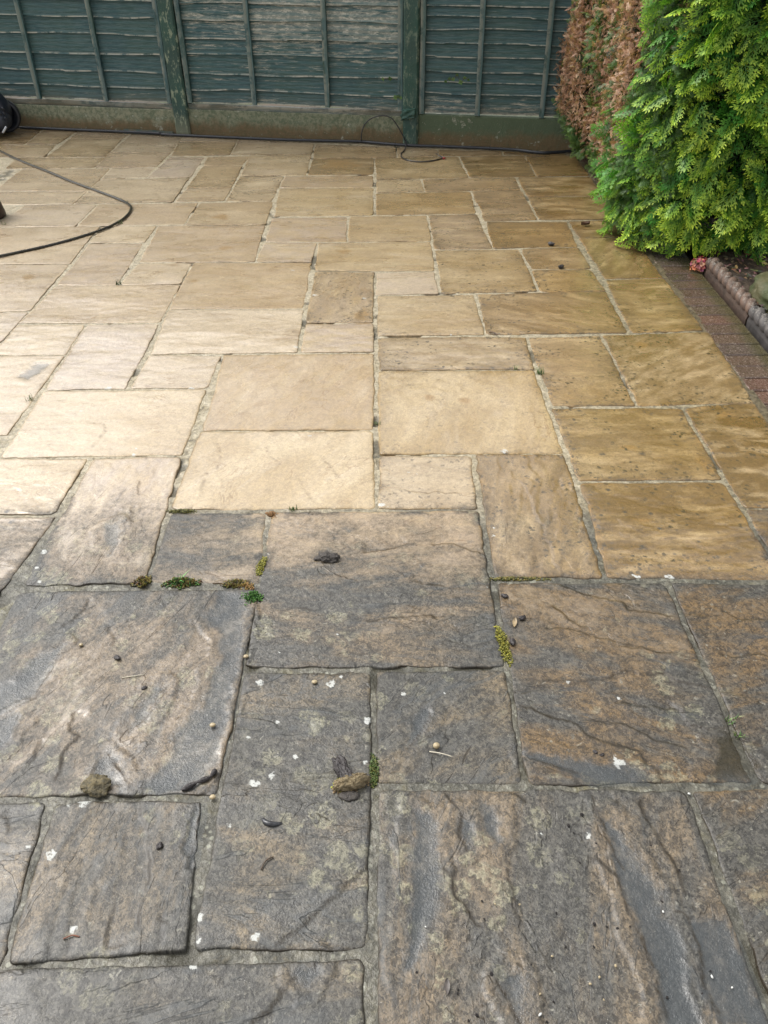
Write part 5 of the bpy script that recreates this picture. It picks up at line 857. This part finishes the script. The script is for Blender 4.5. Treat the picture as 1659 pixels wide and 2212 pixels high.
# ------------------------------------------------------------------ small things on the patio
def patch(name, x, y, r, n, h, mat, cols, label, cat, group=None, el=(1, 1), rot=0, blade=False, seed=0, smooth_=False):
    """clump of moss shoots or grass blades growing out of a joint"""
    g = np.random.default_rng(seed); V, F, T = [], [], []
    for _ in range(n):
        a = g.random()*6.28; d = math.sqrt(g.random())*r*(.55+.9*vn(math.cos(a)*2.5+seed*3, math.sin(a)*2.5+seed, seed)); dx, dy = d*math.cos(a)*el[0], d*math.sin(a)*el[1]
        px, py = dx*math.cos(rot)-dy*math.sin(rot), dx*math.sin(rot)+dy*math.cos(rot)
        c_ = cols[g.integers(len(cols))]; f = .6+.8*g.random(); c_ = tuple(q*f for q in c_)
        if blade:
            a2 = g.random()*6.28; L = h*(.5+.8*g.random()); ln = g.random()*.9; w_ = .0016+.001*g.random(); nn_ = len(V); sx, sy = -math.sin(a2)*w_, math.cos(a2)*w_
            for t in (0, .5, 1):
                bx, by, bz = px+math.cos(a2)*L*ln*t*t, py+math.sin(a2)*L*ln*t*t, L*t*(1-.35*ln*t)
                k = 1-t*.92; V += [(bx-sx*k, by-sy*k, bz), (bx+sx*k, by+sy*k, bz)]; T += [c_, c_]
            F += [[nn_, nn_+1, nn_+3, nn_+2], [nn_+2, nn_+3, nn_+5, nn_+4]]
        else:
            hh = .8*h*max(.25, 1-(d/r)**2*.8)*(.6+.6*g.random()); s = .0014+.0016*g.random(); nn_ = len(V); tx, ty = (g.random()-.5)*.006, (g.random()-.5)*.006
            for k in range(4):
                b = k*1.57+a; V.append((px+math.cos(b)*s, py+math.sin(b)*s, hh*.3-.004)); T.append(tuple(q*.45 for q in c_))
            for k in range(4):
                b = k*1.57+a+.7; V.append((px+math.cos(b)*s*.8+tx, py+math.sin(b)*s*.8+ty, hh*.85)); T.append(c_)
            V.append((px+tx*1.4, py+ty*1.4, hh)); T.append(c_)
            for k in range(4):
                k2 = (k+1) % 4; F += [[nn_+k, nn_+k2, nn_+4+k2, nn_+4+k], [nn_+4+k, nn_+4+k2, nn_+8]]
    o = mesh_obj(name, V, F, mat, None, False, colors={'tint': T}); o.location = (x, y, -.002); tag(o, label, cat, group); return o
MO = [(.15, .13, .02), (.07, .08, .015), (.20, .15, .03), (.11, .055, .02), (.05, .045, .02)]; MG = [(.05, .14, .02), (.08, .18, .03), (.03, .09, .02)]; MD = [(.12, .11, .02), (.06, .07, .012), (.17, .13, .03)]
p = PT
patch('moss_clump', *p['moss_a'], .028, 240, .016, LITTER, MO, 'orange-green moss tuft, leftmost of three in the joint above the big puddled slab', 'moss', 'moss in the joints', (1, .8), seed=1)
patch('moss_clump', p['moss_b'][0], p['moss_b'][1], .05, 420, .020, LITTER, MO+MG, 'long moss cushion, middle of three in the joint above the big puddled slab', 'moss', 'moss in the joints', (1, .38), seed=2)
patch('grass_tuft', p['moss_b'][0], p['moss_b'][1]+.008, .012, 9, .032, LITTER, [(.10, .30, .06)], 'small green shoots growing from the middle moss cushion', 'grass tuft', blade=True, seed=31)
patch('moss_clump', *p['moss_c'], .042, 260, .014, LITTER, MO, 'straggling orange-green moss at the right of three in the joint above the big puddled slab', 'moss', 'moss in the joints', (1, .4), rot=.25, seed=3)
patch('moss_clump', *p['moss_c2'], .024, 120, .012, LITTER, [(.28, .15, .05), (.2, .14, .03)], 'small reddish moss bit beside the green tuft at the corner of the big puddled slab', 'moss', 'moss in the joints', (1, .6), rot=-.4, seed=4)
patch('moss_clump', *p['tuft_d'], .030, 260, .018, LITTER, MG, 'bright green moss tuft at the upper right corner of the big puddled slab', 'moss', 'moss in the joints', (.9, 1), seed=5)
patch('moss_clump', *p['moss_e'], .045, 240, .011, LITTER, [(.22, .20, .02), (.15, .15, .02)], 'yellow-green moss strip filling the upright joint left of the grey-banded square slab', 'moss', 'moss in the joints', (.25, 1), rot=-.15, seed=6)
patch('moss_clump', p['moss_f'][0], p['moss_f'][1], .07, 460, .013, LITTER, [(.22, .20, .02), (.13, .13, .02)], 'yellow-green moss strip in the upright joint right of the grey-banded square slab', 'moss', 'moss in the joints', (.2, 1), rot=.12, seed=7)
patch('moss_clump', p['moss_g'][0], p['moss_g'][1], .045, 320, .012, LITTER, [(.05, .085, .015), (.09, .10, .02)], 'dark green moss strip in the upright joint beside the bark lump', 'moss', 'moss in the joints', (.26, 1), seed=8)
patch('moss_clump', *p['moss_h'], .045, 220, .010, LITTER, [(.13, .12, .02), (.07, .07, .015)], 'dull olive moss in the joint at the edge of the washed and unwashed slabs', 'moss', 'moss in the joints', (1, .18), seed=9)
patch('moss_clump', *p['moss_i'], .016, 90, .010, LITTER, [(.26, .14, .05), (.2, .10, .03)], 'tiny orange moss dot on the corner above the grey-banded square slab', 'moss', 'moss in the joints', seed=10)
patch('moss_clump', *p['moss_j'], .085, 260, .008, LITTER, MD, 'thin olive moss line in the cross joint right of the grey-banded square slab', 'moss', 'moss in the joints', (1, .09), seed=12)
gl = dict(grass_a='grass sprouts in the joint above the grey-banded square slab', grass_b='dark green weed at a slab corner below the bend of the thin hose', grass_c='pale green grass tuft in a joint near the left border', grass_d='grass blades in the gap of the long upright joint', grass_e='small green weed in the joint left of the big square washed slab at the right', grass_f='tiny weed under the lower bend of the thin hose', grass_g='small weed beside the brown pot at the left border', grass_h='small green weed at the chipped corner by the dark puddle, upper of two', grass_i='small green weed at the chipped corner by the dark puddle, lower of two', grass_j='thin green sprout in the joint above the big yellow washed slab')
for i, (k, lb) in enumerate(gl.items()):
    patch('grass_tuft', *p[k], (.016 if k != 'grass_j' else .008)*(.7+.6*hsh(i, 5, 5)), 9+int(12*hsh(i, 6, 5)), (.020+.016*hsh(i, 7, 5)) if p[k][1] > 2 else .018, LITTER, [(.10, .17, .04), (.06, .12, .03), (.16, .18, .07)] if k != 'grass_b' else [(.05, .08, .02)], lb, 'grass tuft', 'grass in the joints', (1, .6), blade=True, seed=40+i)
DARK = simple('wet_bark', (.020, .016, .016), (.045, .038, .036), 90, .45, 1, .004)
EARTHC = simple('soil_crumb', (.03, .025, .022), (.07, .06, .05), 120, .6, 1, .004)
o = lump('soil_clod', (*p['soil_clod'], .009), (.030, .018, .010), EARTHC, 5, 4, .7, 2.2, flat=.010); tag(o, 'dark crumbly clod of soil on the grey-banded square slab', 'soil clod')
o = lump('bark_chunk', (p['bark'][0], p['bark'][1]-.0, .016), (.014, .034, .012), DARK, 8, 5, .36, 3.2, rotz=.42, sq=.55); tag(o, 'black charred-looking bark stub resting against a clod of moss', 'bark')
MOSSY = simple('moss_root', (.13, .095, .045), (.24, .19, .11), 150, .8, 1, .005)
o = lump('moss_clod', (p['moss_clod'][0], p['moss_clod'][1]+.008, .013), (.040, .017, .017), MOSSY, 6, 5, .30, 2.6, flat=.012, rotz=.28); tag(o, 'upturned tan moss clod with yellow shoots, beside the black bark stub', 'moss clod')
patch('moss_fibres', p['moss_clod'][0], p['moss_clod'][1]+.008, .036, 420, .034, LITTER, [(.22, .15, .07), (.30, .22, .12), (.16, .10, .05)], 'dry tan moss fibres covering the upturned clod beside the bark stub', 'moss', el=(1, .5), rot=.28, seed=61, smooth_=True)
patch('moss_clump', p['moss_clod'][0]-.028, p['moss_clod'][1]+.006, .014, 90, .030, LITTER, [(.34, .34, .05), (.25, .24, .05)], 'yellow-green shoots at the left end of the tan moss clod', 'moss', seed=60)
o = lump('stone_chip', (p['moss_clod'][0]-.004, p['moss_clod'][1]-.020, .004), (.022, .012, .006), EARTHC, 9, 4, .3, 2, flat=.005); tag(o, 'dark soil scrap just under the tan moss clod', 'soil')
o = lump('mossy_stone', (*p['mossy_stone'], .008), (.027, .022, .009), simple('mossy', (.15, .12, .06), (.07, .06, .035), 110, .7, 1, .004), 12, 4, .75, 2, flat=.006); tag(o, 'brown mossy stone at the lower edge of the big puddled slab', 'stone')
o = tube('dead_twig', [(p['leafscrap'][0]-.04, p['leafscrap'][1]-.02, .004), (p['leafscrap'][0]-.01, p['leafscrap'][1]-.002, .006), (p['leafscrap'][0]+.015, p['leafscrap'][1]+.01, .006), (p['leafscrap'][0]+.028, p['leafscrap'][1]+.028, .009)], .0045, DARK, seg=8, rf=lambda t: .5+.9*abs(math.sin(t*9)))
tag(o, 'knobbly dark twig lying at the lower right end of the big puddle', 'twig')
o = tube('slug', [(p['curl'][0]-.020, p['curl'][1]+.008, .004), (p['curl'][0]-.012, p['curl'][1]-.002, .005), (p['curl'][0]+.004, p['curl'][1]-.006, .005), (p['curl'][0]+.022, p['curl'][1]-.003, .003)], .0052, simple('slug_skin', (.045, .047, .05), (.02, .02, .022), 120, .2), seg=10, rf=lambda t: .35+math.sin(math.pi*min(1, t*.9+.08))*.8)
tag(o, 'dark grey curled slug on the lichen-spotted upright slab', 'slug')
SEEDM = simple('pale_seed', (.38, .31, .19), (.26, .20, .11), 60, .45); WHITEM = simple('white_grit', (.6, .6, .57), (.45, .45, .42), 60, .5)
for k, r, lb in (('seed_a', .0065, 'buff seed husk on the left of the big puddled slab, uppermost'), ('seed_b', .008, 'pale husk lodged in the joint at the lower left corner of the grey-banded slab'), ('seed_c', .0085, 'yellow-brown seed husk in the big puddle'), ('seed_d', .008, 'buff seed husk on the joint below the big puddle'), ('seed_e', .0085, 'flat cream seed husk on the dark slab by two white lichen spots')):
    o = lump('seed_husk', (*p[k], .005), (r*.85, r*.7, .0035), SEEDM, len(k)+ord(k[-1]), 3, .15); tag(o, lb, 'seed husk', 'seed husks on the slabs')
o = lump('snail_shell', (*p['snail'], .008), (.0078, .0076, .006), SEEDM, 21, 4, .04); tag(o, 'round cream snail shell beside a pale straw', 'snail shell')
STRAW = simple('straw_mat', (.55, .50, .40), (.42, .38, .28), 30, .5)
o = tube('straw', [(*p['straw0'], .003), ((p['straw0'][0]+p['straw1'][0])/2, (p['straw0'][1]+p['straw1'][1])/2, .006), (*p['straw1'], .003)], .0013, STRAW, seg=6); tag(o, 'pale straw just below the round snail shell', 'straw')
o = tube('straw', [(*p['straw2'], .003), (*p['straw3'], .004)], .0011, STRAW, seg=6, sub=1); tag(o, 'thin pale straw in the middle of the big puddled slab', 'straw')
TW = simple('twig_mat', (.10, .06, .035), (.05, .035, .02), 60, .6)
o = tube('twig', [(*p['twig0'], .003), (*p['twig2'], .005), (*p['twig1'], .004)], .0017, TW, seg=6); tag(o, 'thin brown bent twig low on the lichen-spotted upright slab', 'twig')
o = tube('twig', [(*p['twig_far0'], .004), ((p['twig_far0'][0]+p['twig_far1'][0])/2, (p['twig_far0'][1]+p['twig_far1'][1])/2+.01, .006), (*p['twig_far1'], .004)], .003, TW, seg=6); tag(o, 'short dark twig on the joint between washed slabs, right of the middle', 'twig')
o = tube('twig', [(*p['twig3'], .003), ((p['twig3'][0]+p['twig4'][0])/2, (p['twig3'][1]+p['twig4'][1])/2+.004, .004), (*p['twig4'], .003)], .0014, simple('rust_twig', (.25, .08, .03), (.12, .05, .03), 60, .6), seg=6); tag(o, 'reddish twig just under a white lichen spot at the lower left', 'twig')
def leaf(name, x, y, L, Wd, a, col, label, curl=.5, z=.004):
    V, F = [], []; n = 8
    for i in range(n+1):
        t = i/n; w_ = Wd*math.sin(math.pi*min(1, t*.94+.03))**.8
        for s in (-1, 0, 1): V.append(((t-.5)*L*math.cos(a)-s*w_/2*math.sin(a), (t-.5)*L*math.sin(a)+s*w_/2*math.cos(a), z+abs(s)*curl*Wd*.5+.25*curl*L*(t-.5)**2))
    for i in range(n):
        for s in range(2): F.append([i*3+s, (i+1)*3+s, (i+1)*3+s+1, i*3+s+1])
    o = mesh_obj(name, V, F, simple(name+'_mat', col, tuple(q*.6 for q in col), 80, .5), None, True); o.location = (x, y, 0); tag(o, label, 'leaf'); return o
leaf('dead_leaf', *p['leaf_pale'], .036, .012, 1.35, (.36, .27, .15), 'pale narrow dead leaf lying on the brown slab between two black scraps')
leaf('dead_leaf', *p['leaf_tri'], .028, .010, 1.5, (.10, .085, .075), 'small dark pointed leaf on the big slab at the bottom of the photo')
leaf('dead_leaf', *p['dry_leaf'], .055, .03, .3, (.13, .07, .045), 'curled brown dead leaf on the shaded slab near the hedge', 1.1, .006)
leaf('dead_leaf', *p['leaf_fence'], .06, .035, 1.2, (.28, .21, .13), 'tan dry leaf standing against the fence foot near the hedge', .8, .03)
for k, r, lb in (('bit_a', .011, 'black scrap nearest the square slab corner, top of three'), ('bit_b', .010, 'black scrap beside the pale narrow leaf, middle of three'), ('bit_c', .012, 'black scrap next to the yellow moss strip, lowest of three'), ('bit_d', .010, 'black scrap left of the centre of the big puddled slab'), ('bit_e', .007, 'brown scrap just below the thin straw on the big puddled slab'), ('bit_f', .009, 'brown scrap on the lower left slab with the upright ridge'), ('bit_g', .006, 'black pellet by the white lichen blotch, left of two'), ('bit_h', .006, 'greenish pellet by the white lichen blotch, right of two'), ('dark_a', .018, 'dark flat scrap at the lower edge of a slab near the hedge, upper of two'), ('dark_b', .017, 'dark flat scrap on a slab near the hedge, lower of two')):
    o = lump('bark_scrap', (*p[k], r*.45), (r, r*.65, r*.5), DARK, ord(k[-1])+len(k), 3, .5, 2.2, flat=r*.45, rotz=ord(k[-1])); tag(o, lb, 'scrap', 'dark scraps on the slabs')
src = lump('dropping', (*DROPS[0][:2], .003), (1, .85, .8), DARK, 2, 2, .25)
for i, (x, y, r) in enumerate(DROPS):
    o = src if i == 0 else src.copy()
    if i: scene.collection.objects.link(o)
    r = max(r*.62, .0022); o.scale = (r, r, r*.8); o.location = (x, y, r*.5); o.rotation_euler = (0, 0, i*1.3)
    tag(o, 'small black round dropping on the big slab at the bottom right', 'dropping', 'black droppings on the bottom right slab')
for i, (x, y, c_) in enumerate(SEEDS):
    r = .0020+.0011*hsh(i, 4, 4)
    o = lump('grit', (x, y, .003), (r*(1.5 if i in (5, 7) else 1), r*.7, r*.7), WHITEM if c_ else SEEDM, i, 2, .2, rotz=i)
    tag(o, 'white grain of grit on the big slab at the bottom right' if c_ else 'small buff seed on the big slab at the bottom right', 'grit' if c_ else 'seed', 'white grit on the bottom right slab' if c_ else 'buff seeds on the bottom right slab')

# fallen flower head: many small cupped petals on a stalk
fx, fy = p['flower']; fl = empty('flower_head', (fx, fy, 0)); tag(fl, 'fallen pink and orange dried flower head on the bricks by the rope edging', 'flower')
g = np.random.default_rng(5); V, F, T = [], [], []
for _ in range(150):
    a = g.random()*6.28; e_ = math.acos(1-1.25*g.random()); R_ = .048*(.8+.3*g.random()); n_ = Vector((math.cos(a)*math.sin(e_), math.sin(a)*math.sin(e_), math.cos(e_)*.8)); c0_ = Vector((0, 0, .018))+n_*R_
    c0_.z = max(c0_.z, .006); t1 = n_.orthogonal().normalized(); t1.rotate(Matrix.Rotation(g.random()*6.28, 3, n_)); t2 = n_.cross(t1); s = .009+.006*g.random(); b0 = len(V)
    col = [(.55, .13, .13), (.60, .22, .12), (.45, .10, .20), (.62, .30, .22), (.42, .16, .08)][g.integers(5)]; col = tuple(q*(.6+.6*g.random()) for q in col)
    V.append(c0_-n_*.004); T.append(tuple(q*.5 for q in col))
    for k in range(6):
        an = k*math.pi/3; V.append(c0_+t1*math.cos(an)*s*(1 if k % 2 else .75)+t2*math.sin(an)*s*(1 if k % 2 else .75)+n_*.004*(k % 2)); T.append(col)
    for k in range(6): F.append([b0, b0+1+k, b0+1+(k+1) % 6])
mesh_obj('petals', V, F, LITTER, fl, False, colors={'tint': T})
tube('stalk', [(.02, .02, .02), (.05, .02, .012), (.075, .035, .006)], .003, TW, fl, seg=6)

# ivy sprigs growing through the fence
def ivy(s, z, n, spread, label, seed):
    g = np.random.default_rng(seed); e = empty('ivy_sprig', fw(s, -.02, z)); tag(e, label, 'ivy'); V, F, T = [], [], []; st = []
    for i in range(n):
        u = (i/(n-1)-.5)*spread if n > 1 else 0; c_ = Vector((FT[0]*u, FT[1]*u, (g.random()-.5)*.05))+Vector((-FNX, -FNY, 0))*.02; st.append(c_)
        S_ = .014+.01*g.random(); tx = Vector((FT[0], FT[1], 0)); tz = (Vector((0, 0, 1))+Vector((-FNX, -FNY, 0))*.5*g.random()).normalized(); a = g.random()*6.28; b0 = len(V)
        V.append(c_); 
        for k, r in enumerate((1, .55, .85, .5, .8, .5, .85, .55)):
            an = a+k*math.pi/4; V.append(c_+tx*math.cos(an)*S_*r+tz*math.sin(an)*S_*r)
        for k in range(8): F.append([b0, b0+1+k, b0+1+(k+1) % 8])
        col = (.045, .12, .03) if g.random() < .7 else (.10, .2, .06); T += [col]*9
    mesh_obj('leaves', V, F, LITTER, e, False, colors={'tint': T})
    if n > 1: tube('stem', st, .0018, TW, e, seg=5, sub=3)
ivy(3.50, .455, 7, .16, 'thin ivy sprig with small leaves on the board right of the middle post', 3)
ivy(3.075, .33, 3, .04, 'tiny bright ivy leaf at the left edge of the middle post', 8)
ivy(2.99, .42, 2, .05, 'small yellowish weed leaf on the boards left of the middle post', 9)
